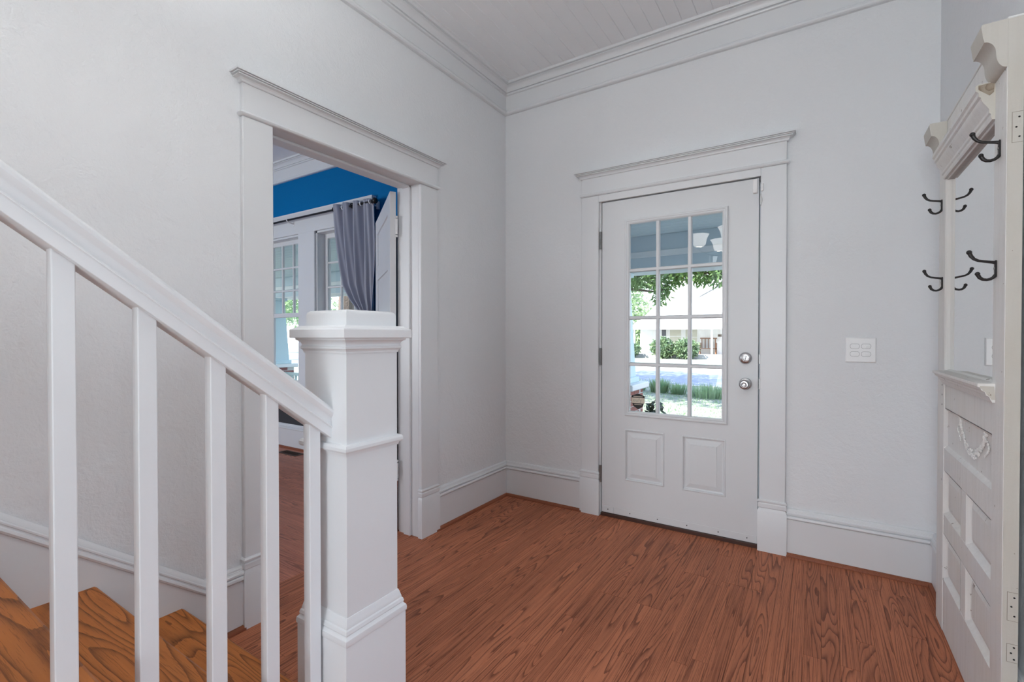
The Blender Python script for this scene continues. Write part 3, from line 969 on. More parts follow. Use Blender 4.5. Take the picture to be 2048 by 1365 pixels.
# ================================================================== HALL TREE (old door with mirror and hooks)
HX = 2.385                      # face plane
HB = 2.417                      # back
HYn, HYf = -1.160, -0.315       # near and far edges
SI, SF = -1.056, -0.432         # inner edges of the stiles
ht = empty('hall_tree', (2.40, -0.74, 0))
tag(ht, 'distressed off-white hall tree made of an old door with mirror, shelf and hooks', 'hall tree')
def hbox(name, y0, y1, z0, z1, x0=HX, x1=HB, bev=0.002, mat=CHIP, parent=ht):
    return MB().box((x0, y0, z0), (x1, y1, z1), bev).build(name, mat, parent)
near = hbox('stile', HYn, SI, 0, 2.035)
EDGE = chippy('bare_edge_paint', (0.58, 0.55, 0.485), (0.63, 0.61, 0.565))
MB().box((HX + 0.0012, HYn - 0.0009, 0.001), (HB - 0.0005, HYn + 0.0005, 2.034)).build('worn_edge', EDGE, near)
hbox('stile', SF, HYf, 0, 2.035)
hbox('top_rail', SI, SF, 1.80, 2.035, HX + 0.003)
hbox('lock_rail', SI, SF, 0.895, 1.04, HX + 0.003)
hbox('rail', SI, SF, 0.645, 0.735, HX + 0.002)
hbox('rail', SI, SF, 0.392, 0.472, HX + 0.002)
hbox('bottom_rail', SI, SF, 0.0, 0.212, HX + 0.002)
hbox('muntin', -0.770, -0.702, 0.472, 0.645, HX + 0.0025)
hbox('muntin', -0.770, -0.702, 0.212, 0.392, HX + 0.0025)
# recessed panels with moulded rims
def ring_yz(mb, y0, y1, z0, z1, prof, x, smooth=True):
    rings = []
    for ins, pr in prof:
        rings.append([(x + pr, y0 + ins, z0 + ins), (x + pr, y1 - ins, z0 + ins), (x + pr, y1 - ins, z1 - ins), (x + pr, y0 + ins, z1 - ins)])
    V = [p for r in rings for p in r]
    F = []
    for k in range(len(rings) - 1):
        for i in range(4):
            j = (i + 1) % 4
            F.append((k * 4 + i, k * 4 + j, (k + 1) * 4 + j, (k + 1) * 4 + i))
    mb.add(V, F, smooth)
    return rings
for (y0, y1) in ((SI, -0.770), (-0.702, SF)):
    for (z0, z1) in ((0.472, 0.645), (0.212, 0.392)):
        m = MB()
        rr = ring_yz(m, y0, y1, z0, z1, [(0, 0.002), (0.004, 0.006), (0.010, 0.012), (0.016, 0.016), (0.018, 0.017), (0.036, 0.011), (0.038, 0.011)], HX)
        m.add(rr[-1], [(0, 1, 2, 3)])
        m.build('panel', CHIP, ht, ang=15)
m = MB()
rr = ring_yz(m, SI, SF, 0.735, 0.895, [(0, 0.002), (0.006, 0.006), (0.012, 0.011), (0.016, 0.012)], HX)
m.add(rr[-1], [(0, 1, 2, 3)])
gpan = m.build('garland_panel', CHIP, ht, ang=15)
# garland swag appliqué
m = MB()
rg = random.Random(5)
yc, zt = -0.80, 0.872
def leaf(mb, y, z, r):
    mb.sphere((HX + 0.010 - r * .2, y, z), r, 7, 5, (0.7, 1, rg.uniform(0.7, 1.2)))
for i in range(46):
    t = i / 45 * 2 - 1
    y = yc + t * 0.145
    z = zt - 0.012 - 0.072 * (1 - t * t)
    w = 0.004 + 0.010 * (1 - t * t) ** 0.8
    for q in range(3):
        leaf(m, y + rg.uniform(-w, w) * .7, z + rg.uniform(-w, w), rg.uniform(0.003, 0.0058))
for sgn in (-1, 1):
    for i in range(14):
        leaf(m, yc + sgn * (0.150 + rg.uniform(-0.012, 0.014)), zt + rg.uniform(-0.016, 0.018), rg.uniform(0.004, 0.007))
    for i in range(10):
        leaf(m, yc + sgn * (0.168 + 0.022 * math.sin(i * .5)), zt - 0.012 - i * 0.0058, rg.uniform(0.003, 0.0045))
m.build('garland', CHIP, gpan)
# mirror, bead around it
MB().box((2.3995, SI, 1.03), (2.404, SF, 1.83)).build('mirror', MIRROR, ht)
m = MB().box((2.404, SI, 1.03), (HB - 0.001, SF, 1.83)); m.build('mirror_back', CHIP, ht)
m = MB()
ring_yz(m, SI, SF, 1.036, 1.825, [(0.0, 0.001), (0.003, 0.0005), (0.008, 0.003), (0.013, 0.009), (0.016, 0.0146)], HX)
m.build('mirror_bead', CHIP, ht, ang=20)
# cornice over the mirror: profile in (x, z), extruded along y; near end shows bare wood
corn = [(HX + 0.004, 1.806), (HX - 0.006, 1.806), (HX - 0.009, 1.812), (HX - 0.009, 1.822), (HX - 0.013, 1.826), (HX - 0.013, 1.836), (HX - 0.018, 1.846), (HX - 0.026, 1.858), (HX - 0.030, 1.868), (HX - 0.030, 1.874),
        (HX - 0.036, 1.878), (HX - 0.036, 1.890), (HX - 0.042, 1.895), (HX - 0.042, 1.909), (HX - 0.036, 1.914), (HX + 0.004, 1.914)]
cm = MB().prism([(p[0], p[1]) for p in corn], 1, -1.058, -0.432, smooth=True).build('cornice', CHIP, ht, ang=25)
m = MB().prism([(p[0], p[1]) for p in corn], 1, -1.0588, -1.0579)
m.build('bare_end', EDGE, cm)
MB().prism([(HX - 0.036, 1.898), (HX - 0.036, 1.910), (HX - 0.002, 1.912), (HX - 0.003, 1.884), (HX - 0.012, 1.876)], 1, -1.0594, -1.0588).build('broken_corner', RAWW, cm)
shelf = [(HX + 0.004, 0.992), (HX - 0.006, 0.992), (HX - 0.010, 1.000), (HX - 0.012, 1.008), (HX - 0.019, 1.012), (HX - 0.021, 1.020), (HX - 0.029, 1.026), (HX - 0.031, 1.033), (HX - 0.037, 1.036), (HX - 0.037, 1.045), (HX + 0.016, 1.047)]
sh = MB().prism(shelf, 1, -1.083, -0.440, smooth=True).build('shelf', CHIP, ht, ang=25)
MB().prism([(p[0] * 0.8 + (HX - 0.012) * 0.2, p[1] * 0.72 + 1.02 * 0.28) for p in shelf[:-1]] + [(HX - 0.002, 1.038)], 1, -1.0838, -1.0831).build('bare_end', EDGE, sh)
# corbels on the stile tops
cb = [(HX + 0.002, 2.036), (HX - 0.050, 2.036), (HX - 0.052, 2.030), (HX - 0.048, 1.998), (HX - 0.046, 1.990)]
for i in range(9):          # concave cut
    a = R(90) * i / 8
    cb.append((HX - 0.046 + 0.024 * math.sin(a), 1.990 - 0.036 * (1 - math.cos(a)) - 0.004))
for i in range(9):          # rounded foot
    a = math.pi * i / 8 * 0.62
    cb.append((HX - 0.022 + 0.018 * (1 - math.cos(a)) , 1.948 - 0.030 * math.sin(a) - 0.012 * i / 8))
cb.append((HX + 0.002, 1.910))
for (y0, y1) in ((HYn, SI + 0.004), (SF - 0.004, HYf)):
    MB().prism(cb, 1, y0, y1, smooth=True).build('corbel', EDGE, ht, ang=35)
# cap strip along the top between the corbels (edge of the old door)
hbox('crest', HYn, HYf, 2.035, 2.041, HX, HB, 0.002)
# hinge mortises on the near edge
MORT = plain('mortise_shadow', (0.30, 0.26, 0.21), 0.8)
for (z0, z1) in ((1.700, 1.782), (0.412, 0.490), (0.300, 0.350)):
    mo = MB().box((HX + 0.010, HYn - 0.0012, z0), (HB - 0.0005, HYn + 0.001, z1)).build('hinge_mortise', EDGE, ht)
    m = MB()
    for a, b in (((HX + 0.0095, z0), (HX + 0.0105, z1)), ((HX + 0.0095, z1 - 0.001), (HB - 0.001, z1)), ((HX + 0.0095, z0), (HB - 0.001, z0 + 0.0008))):
        m.box((a[0], HYn - 0.0016, a[1]), (b[0], HYn - 0.0012, b[1]))
    m.build('mortise_edge', MORT, mo)
    for zz in (0.18, 0.5, 0.82):
        MB().lathe([(0.0, -0.0020), (0.0022, -0.0020), (0.0024, -0.0012)], (HX + 0.021 + 0.003 * math.sin(zz * 9), HYn, z0 + (z1 - z0) * zz), 'Y', 8).build('screw_hole', BLACK, mo)
for zz in (0.905, 0.945, 0.985):
    MB().sphere((HX - 0.0002, -0.40, zz), 0.0028, 8, 5, (0.3, 0.8, 1.4)).build('nail_hole', BLACK, ht)
# coat hooks
def hook(y, zc, tilt=0.0):
    hk = MB()
    hk.box((HX - 0.0045, y - 0.0065, zc - 0.024), (HX - 0.0002, y + 0.0065, zc + 0.024), 0.0018)
    o = hk.build('hook', IRON, ht)
    m = MB()
    def tb(pts, rad):
        m.tube([(HX - a, y + tilt * a, zc + b) for a, b in pts], rad, 10)
    tb([(0.002, 0.016), (0.007, 0.0185), (0.014, 0.020), (0.026, 0.0225), (0.038, 0.0255), (0.047, 0.031), (0.0535, 0.040), (0.0565, 0.048)],
       [0.0046, 0.0044, 0.0040, 0.0037, 0.0038, 0.0042, 0.005, 0.0052])
    m.sphere((HX - 0.0575, y + tilt * 0.0575, zc + 0.051), 0.0068, 10, 8)
    m.build('upper_arm', IRON, o)
    m = MB()
    tb([(0.002, -0.018), (0.006, -0.024), (0.012, -0.0285), (0.020, -0.0305), (0.028, -0.029), (0.0345, -0.024), (0.0385, -0.016)],
       [0.0048, 0.0044, 0.0042, 0.004, 0.0042, 0.0048, 0.005])
    m.sphere((HX - 0.0395, y + tilt * 0.04, zc - 0.0125), 0.0062, 10, 8)
    m.build('lower_arm', IRON, o)
    MB().lathe([(0.0, -0.0022), (0.0035, -0.0015), (0.004, 0.0)], (HX - 0.0045, y, zc + 0.001), 'X', 10).build('screw', DNICK, o)
    return o
hook(-1.108, 1.705)
hook(-1.085, 1.373)
hook(-0.372, 1.716)
hook(-0.392, 1.398)

# ================================================================== BLUE ROOM DOOR LEAF
dl = bpy.data.objects.new('door_2', None)
COL.objects.link(dl)
dl.empty_display_size = 0.1
ORI[dl.name] = (0, 0, 0)
S(dl, 'white panelled interior door standing open into the blue room', 'door')
LW, LT = 0.86, 0.036
def lbox(name, x0, x1, z0, z1, y0=0, y1=LT, bev=0.002, mat=TRIM):
    return MB().box((x0, y0, z0), (x1, y1, z1), bev).build(name, mat, dl, o=(0, 0, 0))
lbox('stile', 0.004, 0.115, 0.015, 2.045)
lbox('stile', LW - 0.115, LW, 0.015, 2.045)
zz = [0.015, 0.215, 0.545, 0.645, 0.895, 0.995, 1.245, 1.345, 1.595, 1.695, 1.935, 2.045]
for k in range(0, 12, 2):
    lbox('rail', 0.114, LW - 0.114, zz[k], zz[k + 1], 0.001, LT - 0.001, 0.001)
for k in range(1, 11, 2):
    lbox('panel', 0.11, LW - 0.11, zz[k], zz[k + 1], 0.011, LT - 0.011, 0)
for k in (0.33, 1.79):
    m = MB()
    for q in range(3):
        m.lathe([(0.0, 0), (0.007, 0), (0.007, 0.030), (0.0, 0.030)], (-0.004, -0.003, k + q * 0.031), 'Z', 10)
    m.sphere((-0.004, -0.003, k + 0.103), 0.0075, 8, 6).sphere((-0.004, -0.003, k - 0.010), 0.0075, 8, 6)
    m.box((-0.004, -0.001, k), (0.004, 0.005, k + 0.093))
    m.build('hinge', PLASTIC, dl, o=(0, 0, 0))
kk = MB().lathe([(0.028, 0), (0.028, 0.006), (0.012, 0.012), (0.012, 0.035), (0.026, 0.045), (0.028, 0.055), (0.018, 0.065), (0.0, 0.067)], (LW - 0.06, LT, 0.93), 'Y', 20).build('knob', IRON, dl, o=(0, 0, 0))
dl.location = (-0.163, -0.940, 0)
dl.rotation_euler = (0, 0, math.atan2(0.585, -0.811))

# ================================================================== BLUE ROOM WINDOWS
wt = empty('trim_8', (-2.42, 0, 0.55))
S(wt, 'white window casing with cap across both blue room windows', 'window casing')
for a, b in ((-1.55, -1.43), (-2.55, -2.28), (-3.40, -3.28)):
    MB().box((a, -0.022, 0.59), (b, 0.0, WZ1), 0.002).build('leg', TRIM, wt)
MB().box((-3.40, -0.0222, WZ1), (-1.43, 0.0, 2.375), 0.002).build('head_board', TRIM, wt)
MB().sweep([(-1.43, 0), (-1.43, -0.022), (-3.40, -0.022), (-3.40, 0)], [(-0.022, 2.37), (0.004, 2.37), (0.008, 2.385), (0.014, 2.395), (0.014, 2.405), (0.024, 2.42), (0.03, 2.432), (0.03, 2.447), (-0.022, 2.449)]).build('cap_moulding', TRIM, wt, ang=25)
MB().box((-3.43, -0.05, 0.59), (-1.40, 0.02, 0.622), 0.006).build('stool', TRIM, wt)
MB().box((-3.40, -0.018, 0.49), (-1.43, 0.0, 0.59), 0.002).build('apron', TRIM, wt)
def window(name, a, b, label):
    w = empty(name, ((a + b) / 2, 0.08, WZ0))
    S(w, label, 'window')
    m = MB()
    for x0, x1 in ((a, a + 0.018), (b - 0.018, b)):
        m.box((x0, 0.0, WZ0), (x1, 0.16, WZ1))
    m.box((a, 0.0, WZ1 - 0.018), (b, 0.16, WZ1)).box((a, 0.0, WZ0), (b, 0.16, WZ0 + 0.02))
    m.build('jamb', TRIM, w)
    zm = 1.41
    def sash(nm, y, z0, z1, cols, rows, st=0.042, bot=0.042):
        x0, x1 = a + 0.018, b - 0.018
        m = MB()
        m.box((x0, y, z0), (x0 + st, y + 0.034, z1), 0.002).box((x1 - st, y, z0), (x1, y + 0.034, z1), 0.002)
        m.box((x0 + st, y, z0), (x1 - st, y + 0.034, z0 + bot), 0.002).box((x0 + st, y, z1 - 0.045), (x1 - st, y + 0.034, z1), 0.002)
        s_ = m.build(nm, TRIM, w)
        X = [x0 + st + (x1 - x0 - 2 * st) * i / cols for i in range(cols + 1)]
        Z = [z0 + bot + (z1 - 0.045 - z0 - bot) * i / rows for i in range(rows + 1)]
        for xx in X[1:-1]:
            MB().box((xx - 0.009, y + 0.002, Z[0]), (xx + 0.009, y + 0.03, Z[-1]), 0.003).build('muntin', TRIM, s_)
        for z in Z[1:-1]:
            MB().box((X[0], y + 0.003, z - 0.009), (X[-1], y + 0.029, z + 0.009), 0.003).build('muntin', TRIM, s_)
        for i in range(cols):
            for j in range(rows):
                MB().box((X[i], y + 0.015, Z[j]), (X[i + 1], y + 0.018, Z[j + 1])).build('pane', GLASS, s_)
    sash('upper_sash', 0.088, zm - 0.02, WZ1 - 0.018, 3, 3, bot=0.04)
    sash('lower_sash', 0.050, WZ0 + 0.02, zm + 0.02, 1, 1, bot=0.07)
window('window_1', wins[0][0], wins[0][1], 'white sash window half hidden by the curtain in the blue room')
window('window_2', wins[1][0], wins[1][1], 'white sash window left of the curtained one in the blue room')

# ---- curtain rod and curtain
rd = empty('curtain_rod', (-2.3, -0.09, 2.36))
tag(rd, 'dark metal curtain rod across the blue room windows', 'curtain rod')
MB().tube([(-3.55, -0.09, 2.372), (-1.335, -0.09, 2.372)], 0.0095, 12).build('rod', IRON, rd)
MB().sphere((-1.315, -0.09, 2.372), 0.026, 14, 10).build('finial', IRON, rd)
MB().lathe([(0.0, -0.02), (0.017, -0.018), (0.017, 0.0), (0.010, 0.006)], (-1.34, -0.09, 2.372), 'X', 14).build('collar', IRON, rd)
for bxx in (-1.365, -2.62, -3.45):
    m = MB().tube([(bxx, -0.002, 2.355), (bxx, -0.03, 2.345), (bxx, -0.075, 2.350), (bxx, -0.092, 2.360)], 0.007, 8)
    m.box((bxx - 0.012, -0.026, 2.32), (bxx + 0.012, -0.0005, 2.39), 0.003)
    m.lathe([(0.0105, -0.006), (0.015, -0.006), (0.015, 0.006), (0.0105, 0.006)], (bxx, -0.09, 2.372), 'X', 16)
    m.build('bracket', PLASTIC, rd)
edge = [(2.405, -1.905), (2.15, -1.878), (1.84, -1.830), (1.65, -1.787), (1.52, -1.690), (1.435, -1.585), (1.36, -1.50), (1.27, -1.46), (1.15, -1.49), (0.8, -1.53), (0.05, -1.56)]
def le(z):
    for (za, xa), (zb, xb) in zip(edge, edge[1:]):
        if z <= za and z >= zb:
            t = (za - z) / (za - zb)
            return xa + (xb - xa) * t
    return edge[-1][1]
m = MB()
nu, nv = 150, 90
V = []
for j in range(nv + 1):
    z = 2.405 + (0.05 - 2.405) * j / nv
    xl = le(z)
    xr = -1.330 - 0.02 * max(0, 1 - abs(z - 1.27) / 0.5)
    wr = (xr - xl) / 0.575
    for i in range(nu + 1):
        u = i / nu
        x = xl + (xr - xl) * (u ** 1.0)
        ph = u * 2 * math.pi * 4.5 + 0.4
        amp = 0.033 * (0.75 + 0.25 * wr)
        drag = 0.10 * (1 - u) * max(0, 1 - abs(z - 1.27) / 0.9)
        y = -0.09 + amp * math.sin(ph) * (1 - 0.45 * (u > 0.78)) + 0.006 * math.sin(3 * ph + z * 5) - 0.012 * math.sin(z * 3 + u * 5)
        V.append((x, y - 0.02 * drag, z))
F = []
for j in range(nv):
    for i in range(nu):
        a = j * (nu + 1) + i
        F.append((a, a + 1, a + nu + 2, a + nu + 1))
m.add(V, F, True)
cur = m.build('curtain', FABRIC, o=(-1.6, -0.09, 0.05), fixn=False, ang=180)
so = cur.modifiers.new('thickness', 'SOLIDIFY')
so.thickness = 0.0025
tag(cur, 'grey blue grommet curtain panel drawn to the right of the window', 'curtain')
for u in (0.06, 0.28, 0.5, 0.72, 0.93):
    xx = -1.905 + 0.575 * u
    MB().lathe([(0.016, -0.005), (0.024, -0.005), (0.024, 0.005), (0.016, 0.005)], (xx, -0.09, 2.372), 'X', 18).build('grommet', IRON if u in (0.06, 0.5) else PLASTIC, cur)
MB().tube([(-1.335 + 0.0, -0.055, 1.275), (-1.37, -0.14, 1.27), (-1.46, -0.145, 1.268), (-1.475, -0.09, 1.27), (-1.43, -0.035, 1.272), (-1.34, -0.04, 1.275)], 0.012, 8).build('tie_back', FABRIC, cur)

# ---- added dark block behind the open door so the slit reads shaded
cbn = empty('slit_shade_block', (-0.985, -0.14, 0))
tag(cbn, 'added dark block that makes the slit beside the open door read as shade', 'shade block')
MB().box((-1.05, -0.22, 0.06), (-0.92, -0.06, 2.16), 0.004).build('body', plain('slit_shade_grey', (0.06, 0.06, 0.062), 0.6), cbn)
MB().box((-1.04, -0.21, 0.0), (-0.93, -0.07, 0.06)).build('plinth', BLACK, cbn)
MB().box((-1.045, -0.232, 0.08), (-0.925, -0.22, 0.78), 0.003).build('door', BLACK, cbn)  # part of the added block, black for the slit's lower shade
MB().box((-0.92, -0.21, 0.08), (-0.909, -0.07, 0.78), 0.003).build('lower_side', BLACK, cbn)

# ---- floor register
vt = empty('floor_vent', (-2.505, -0.14, 0))
tag(vt, 'dark metal floor register near the blue room baseboard', 'floor vent')
BRZ = plain('bronze_metal', (0.10, 0.055, 0.035), 0.5, 0.4)
MB().box((-2.66, -0.195, 0.0), (-2.35, -0.180, 0.004)).box((-2.66, -0.100, 0.0), (-2.35, -0.085, 0.004)).box((-2.66, -0.18, 0.0), (-2.635, -0.10, 0.004)).box((-2.375, -0.18, 0.0), (-2.35, -0.10, 0.004)).build('frame', BRZ, vt)
MB().box((-2.635, -0.18, 0.0), (-2.375, -0.10, 0.0008)).build('duct', BLACK, vt)
for i in range(13):
    xx = -2.625 + i * 0.02
    MB().box((xx, -0.18, 0.0005), (xx + 0.004, -0.10, 0.0035)).build('slat', BRZ, vt)

# ================================================================== CHANDELIER (its reflection shows in the door glass)
CX, CYY, CH_Z = 1.21, -2.585, 2.15
ch = empty('chandelier', (CX, CYY, 2.05))
tag(ch, 'five-arm chandelier with frosted bell shades, seen reflected in the door glass', 'chandelier')
SHADE = emis('frosted_shade', (1.0, 0.95, 0.90), SHADE_E)
MB().lathe([(0.0, 0.0), (0.062, 0.0), (0.062, -0.012), (0.03, -0.03), (0.0, -0.03)], (CX, CYY, ZC), 'Z', 24).build('canopy', IRON, ch)
MB().tube([(CX, CYY, ZC - 0.02), (CX, CYY, CH_Z + 0.1)], 0.007, 8).build('stem', IRON, ch)
MB().lathe([(0.0, 0.2), (0.02, 0.19), (0.03, 0.13), (0.045, 0.08), (0.03, 0.03), (0.012, 0.0), (0.018, -0.02), (0.0, -0.04)], (CX, CYY, CH_Z - 0.06), 'Z', 20).build('body', IRON, ch)
for i in range(5):
    an = math.atan2(-2.49 - CYY, 0.876 - CX) + 2 * math.pi * i / 5
    ex, ey = CX + 0.36 * math.cos(an), CYY + 0.36 * math.sin(an)
    pts = []
    for k in range(11):
        t = k / 10
        pts.append((CX + (ex - CX) * t, CYY + (ey - CYY) * t, CH_Z - 0.02 - 0.07 * math.sin(math.pi * t) - 0.01 * t))
    arm = MB().tube(pts, 0.006, 8).build('arm', IRON, ch)
    MB().lathe([(0.0, -0.02), (0.022, -0.02), (0.026, 0.0), (0.0, 0.005)], (ex, ey, CH_Z), 'Z', 16).build('cup', IRON, arm)
    MB().lathe([(0.03, 0.0), (0.056, 0.012), (0.068, 0.035), (0.072, 0.065), (0.080, 0.095), (0.098, 0.128), (0.103, 0.133), (0.099, 0.133), (0.076, 0.095), (0.068, 0.065), (0.064, 0.035), (0.05, 0.014), (0.0, 0.004)], (ex, ey, CH_Z + 0.007), 'Z', 28).build('shade', SHADE, arm)
    light('chandelier_bulb', 'POINT', (ex, ey, CH_Z + 0.112), (0, 0, 0), BULB_W, (0.92, 0.97, 1.0), shadow_soft_size=0.025)

# ================================================================== OUTSIDE
GZ = -0.75
LEAFM = {}
def leaf_mat(name, a, b, trans=0.5):
    m, nt, bs = nmat(name)
    oi = nt.nodes.new('ShaderNodeNewGeometry')
    n = noise(nt, geo_mapping(nt, (1, 1, 1)), 2.2, 2)
    c = mixc(nt, math_(nt, 'MULTIPLY_ADD', n, 2.0, -0.5, clamp=True), a, b)
    nt.links.new(c, bs.inputs['Base Color'])
    bs.inputs['Roughness'].default_value = 0.5
    tl = N(nt, 'ShaderNodeBsdfTranslucent')
    nt.links.new(c, tl.inputs['Color'])
    mx = N(nt, 'ShaderNodeMixShader')
    mx.inputs[0].default_value = trans
    nt.links.new(bs.outputs[0], mx.inputs[1])
    nt.links.new(tl.outputs[0], mx.inputs[2])
    nt.links.new(mx.outputs[0], nt.nodes['Material Output'].inputs[0])
    return m
LEAF = leaf_mat('tree_leaf', (0.10, 0.21, 0.07), (0.24, 0.38, 0.14))
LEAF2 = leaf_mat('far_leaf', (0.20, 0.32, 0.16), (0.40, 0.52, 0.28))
SHRUB = leaf_mat('shrub_leaf', (0.07, 0.14, 0.08), (0.20, 0.28, 0.13), 0.3)
GRASS = leaf_mat('grass_blade', (0.14, 0.27, 0.14), (0.34, 0.46, 0.26), 0.4)
BARK = plain('bark', (0.12, 0.09, 0.07), 0.9, bmp=(14, 0.8, 0.03))
def ground_mat(name, a, b, sc=3.0):
    m, nt, bs = nmat(name)
    v = geo_mapping(nt, (1, 1, 1))
    n = noise(nt, v, sc, 6, 0.65)
    n2 = noise(nt, v, sc * 14, 3, 0.6)
    t = math_(nt, 'ADD', math_(nt, 'MULTIPLY', n, 0.7), math_(nt, 'MULTIPLY', n2, 0.4))
    c = mixc(nt, math_(nt, 'MULTIPLY_ADD', t, 2.4, -0.75, clamp=True), a, b)
    nt.links.new(c, bs.inputs['Base Color'])
    bs.inputs['Roughness'].default_value = 0.9
    return m
LAWN = ground_mat('lawn_turf', (0.11, 0.15, 0.11), (0.30, 0.30, 0.25), 1.6)
ROADM = ground_mat('asphalt', (0.15, 0.175, 0.22), (0.21, 0.235, 0.28), 4)
CONC = ground_mat('concrete', (0.42, 0.41, 0.39), (0.5, 0.49, 0.47), 3)
PBLUE = plain('pale_blue_paint', (0.55, 0.70, 0.76), 0.5)
PBLUE2 = plain('porch_ceiling_blue', (0.66, 0.73, 0.745), 0.5)
PWHITE = plain('exterior_white', (0.80, 0.80, 0.80), 0.5)
SHING = ground_mat('pale_shingle', (0.55, 0.55, 0.56), (0.66, 0.66, 0.67), 5)
DARKG = plain('dark_window', (0.05, 0.06, 0.07), 0.15)
CURT = plain('window_blind', (0.55, 0.54, 0.46), 0.6)
REDP = plain('red_paint', (0.55, 0.05, 0.045), 0.5)
BRICKM = ground_mat('brick_red', (0.20, 0.07, 0.055), (0.33, 0.14, 0.11), 9)
MORTM = plain('mortar', (0.55, 0.54, 0.52), 0.9)

def ground(name, x0, x1, y0, y1, z, mat, label, cat, t=0.2):
    return S(MB().box((x0, y0, z - t), (x1, y1, z)).build(name, mat), label, cat)
ground('ground_lawn', -120, 60, 3.35, 16.3, GZ, LAWN, 'patchy front lawn between the porch and the street', 'lawn')
ground('ground_under_house', -120, 60, -40, 3.35, GZ - 0.02, LAWN, 'bare ground beneath and around the house', 'ground')
ground('street', -120, 60, 16.3, 26.5, GZ - 0.03, ROADM, 'asphalt street beyond the front lawn', 'street')
ground('ground_opposite', -120, 60, 26.5, 140, GZ, LAWN, 'lawn of the house across the street', 'lawn')
ground('kerb', -120, 60, 16.15, 16.32, GZ + 0.04, CONC, 'pale concrete kerb at the near side of the street', 'kerb', 0.25)
ground('pavement', -120, 60, 27.0, 29.2, GZ + 0.03, CONC, 'pale pavement along the far side of the street', 'pavement', 0.25)
# porch
S(MB().box((-10, 0.16, -0.16), (6, 3.34, -0.08)).box((-10, 3.2, GZ), (0.0, 3.3, -0.16)).build('porch_floor', CONC), 'concrete porch floor outside the front door', 'porch')
pc = MB().box((-10, 0.16, 2.44), (6, 3.6, 2.52)).build('porch_ceiling', PBLUE2)
S(pc, 'pale blue board ceiling of the porch', 'porch ceiling')
for i in range(22):
    yb = 0.18 + i * 0.128
    if yb < 2.84:
        MB().box((-10, yb, 2.424), (6, yb + 0.122, 2.442), 0.004).build('board', PBLUE2, pc)
S(MB().box((-10, 2.93, 2.165), (6, 2.96, 2.238), 0.004).box((-10, 2.955, 1.995), (6, 3.345, 2.02), 0.003).build('porch_beam_trim', PWHITE), 'white trim strips along the porch beam', 'beam')
S(MB().box((-10, 2.96, 2.02), (6, 3.34, 2.44), 0.004).build('porch_beam', plain('beam_blue', (0.56, 0.65, 0.70), 0.5)), 'blue grey beam across the top of the porch', 'beam')
S(MB().box((-10.4, -14, 3.2), (6.4, 3.6, 3.9)).box((-10.4, 0.2, 2.52), (6.4, 3.6, 3.2)).build('house_roof', SHING), 'roof mass over the house and its porch', 'roof')  # carried far back past the walls to block sun at the rear opening
# brick piers, columns, rails
def pier(xc, label, lab2, detail=True):
    p = empty('brick_pier', (xc, 2.93, GZ))
    tag(p, label, 'pier', 'porch brick piers')
    x0, x1, y0, y1 = xc - 0.275, xc + 0.275, 2.655, 3.205
    MB().box((x0 + 0.008, y0 + 0.008, GZ - 0.1), (x1 - 0.008, y1 - 0.008, 0.515)).build('mortar_core', MORTM, p)
    MB().box((x0 - 0.06, y0 - 0.06, 0.515), (x1 + 0.06, y1 + 0.06, 0.59), 0.012).build('cap', PWHITE, p)
    mb = MB().box((-0.094, 0, 0), (0.094, 0.09, 0.058), 0.003).mesh('brick', BRICKM)
    z = 0.515 - 0.062
    row = 0
    while z > -0.2:
        for side in range(4):
            off = 0.0 if row % 2 == 0 else 0.1
            for k in range(3):
                s_ = -0.275 + 0.099 + k * 0.196 - off * (0.5 if k else 0.0)
                if s_ > 0.2 or not detail and side != 0: continue
                o = bpy.data.objects.new('brick', mb)
                COL.objects.link(o)
                if side == 0: loc, rot = (x1, 2.93 + s_, z), R(90)
                elif side == 1: loc, rot = (xc + s_, y0, z), 0
                elif side == 2: loc, rot = (x0, 2.93 - s_, z), R(-90)
                else: loc, rot = (xc - s_, y1, z), R(180)
                put(o, loc, p)
                o.rotation_euler = (0, 0, rot)
        z -= 0.069
        row += 1
    m = MB()
    a, b = 0.20, 0.14
    V = [(xc - a, 2.93 - a, 0.64), (xc + a, 2.93 - a, 0.64), (xc + a, 2.93 + a, 0.64), (xc - a, 2.93 + a, 0.64), (xc - b, 2.93 - b, 1.96), (xc + b, 2.93 - b, 1.96), (xc + b, 2.93 + b, 1.96), (xc - b, 2.93 + b, 1.96)]
    cl = empty('porch_column', (xc, 2.93, 0.59))
    tag(cl, lab2, 'column', 'porch columns')
    m.add(V, [(3, 2, 1, 0), (4, 5, 6, 7), (0, 1, 5, 4), (1, 2, 6, 5), (2, 3, 7, 6), (3, 0, 4, 7)])
    m.build('shaft', PBLUE, cl)
    MB().box((xc - 0.235, 2.695, 0.59), (xc + 0.235, 3.165, 0.66), 0.008).build('foot', PBLUE, cl)
    MB().box((xc - 0.18, 2.75, 1.94), (xc + 0.18, 3.11, 1.995), 0.006).build('head', PBLUE, cl)
pier(-0.235, 'red brick pier with pale cap left of the front door', 'pale blue tapered column on the pier by the front door')
pier(-7.92, 'red brick pier with pale cap outside the blue room window', 'pale blue tapered column outside the blue room window', False)
rl = empty('porch_railing', (-4, 2.95, -0.08))
tag(rl, 'pale green-grey porch railing outside the blue room windows', 'railing')
RAILM = plain('pale_rail', (0.52, 0.64, 0.63), 0.5)
MB().box((-7.65, 2.91, 0.36), (-0.51, 2.99, 0.42), 0.006).build('top_rail', RAILM, rl)
MB().box((-7.65, 2.92, 0.0), (-0.51, 2.98, 0.05), 0.006).build('bottom_rail', RAILM, rl)
bme = MB().box((-0.022, -0.014, 0), (0.022, 0.014, 0.32)).mesh('baluster', RAILM)
xx = -7.58
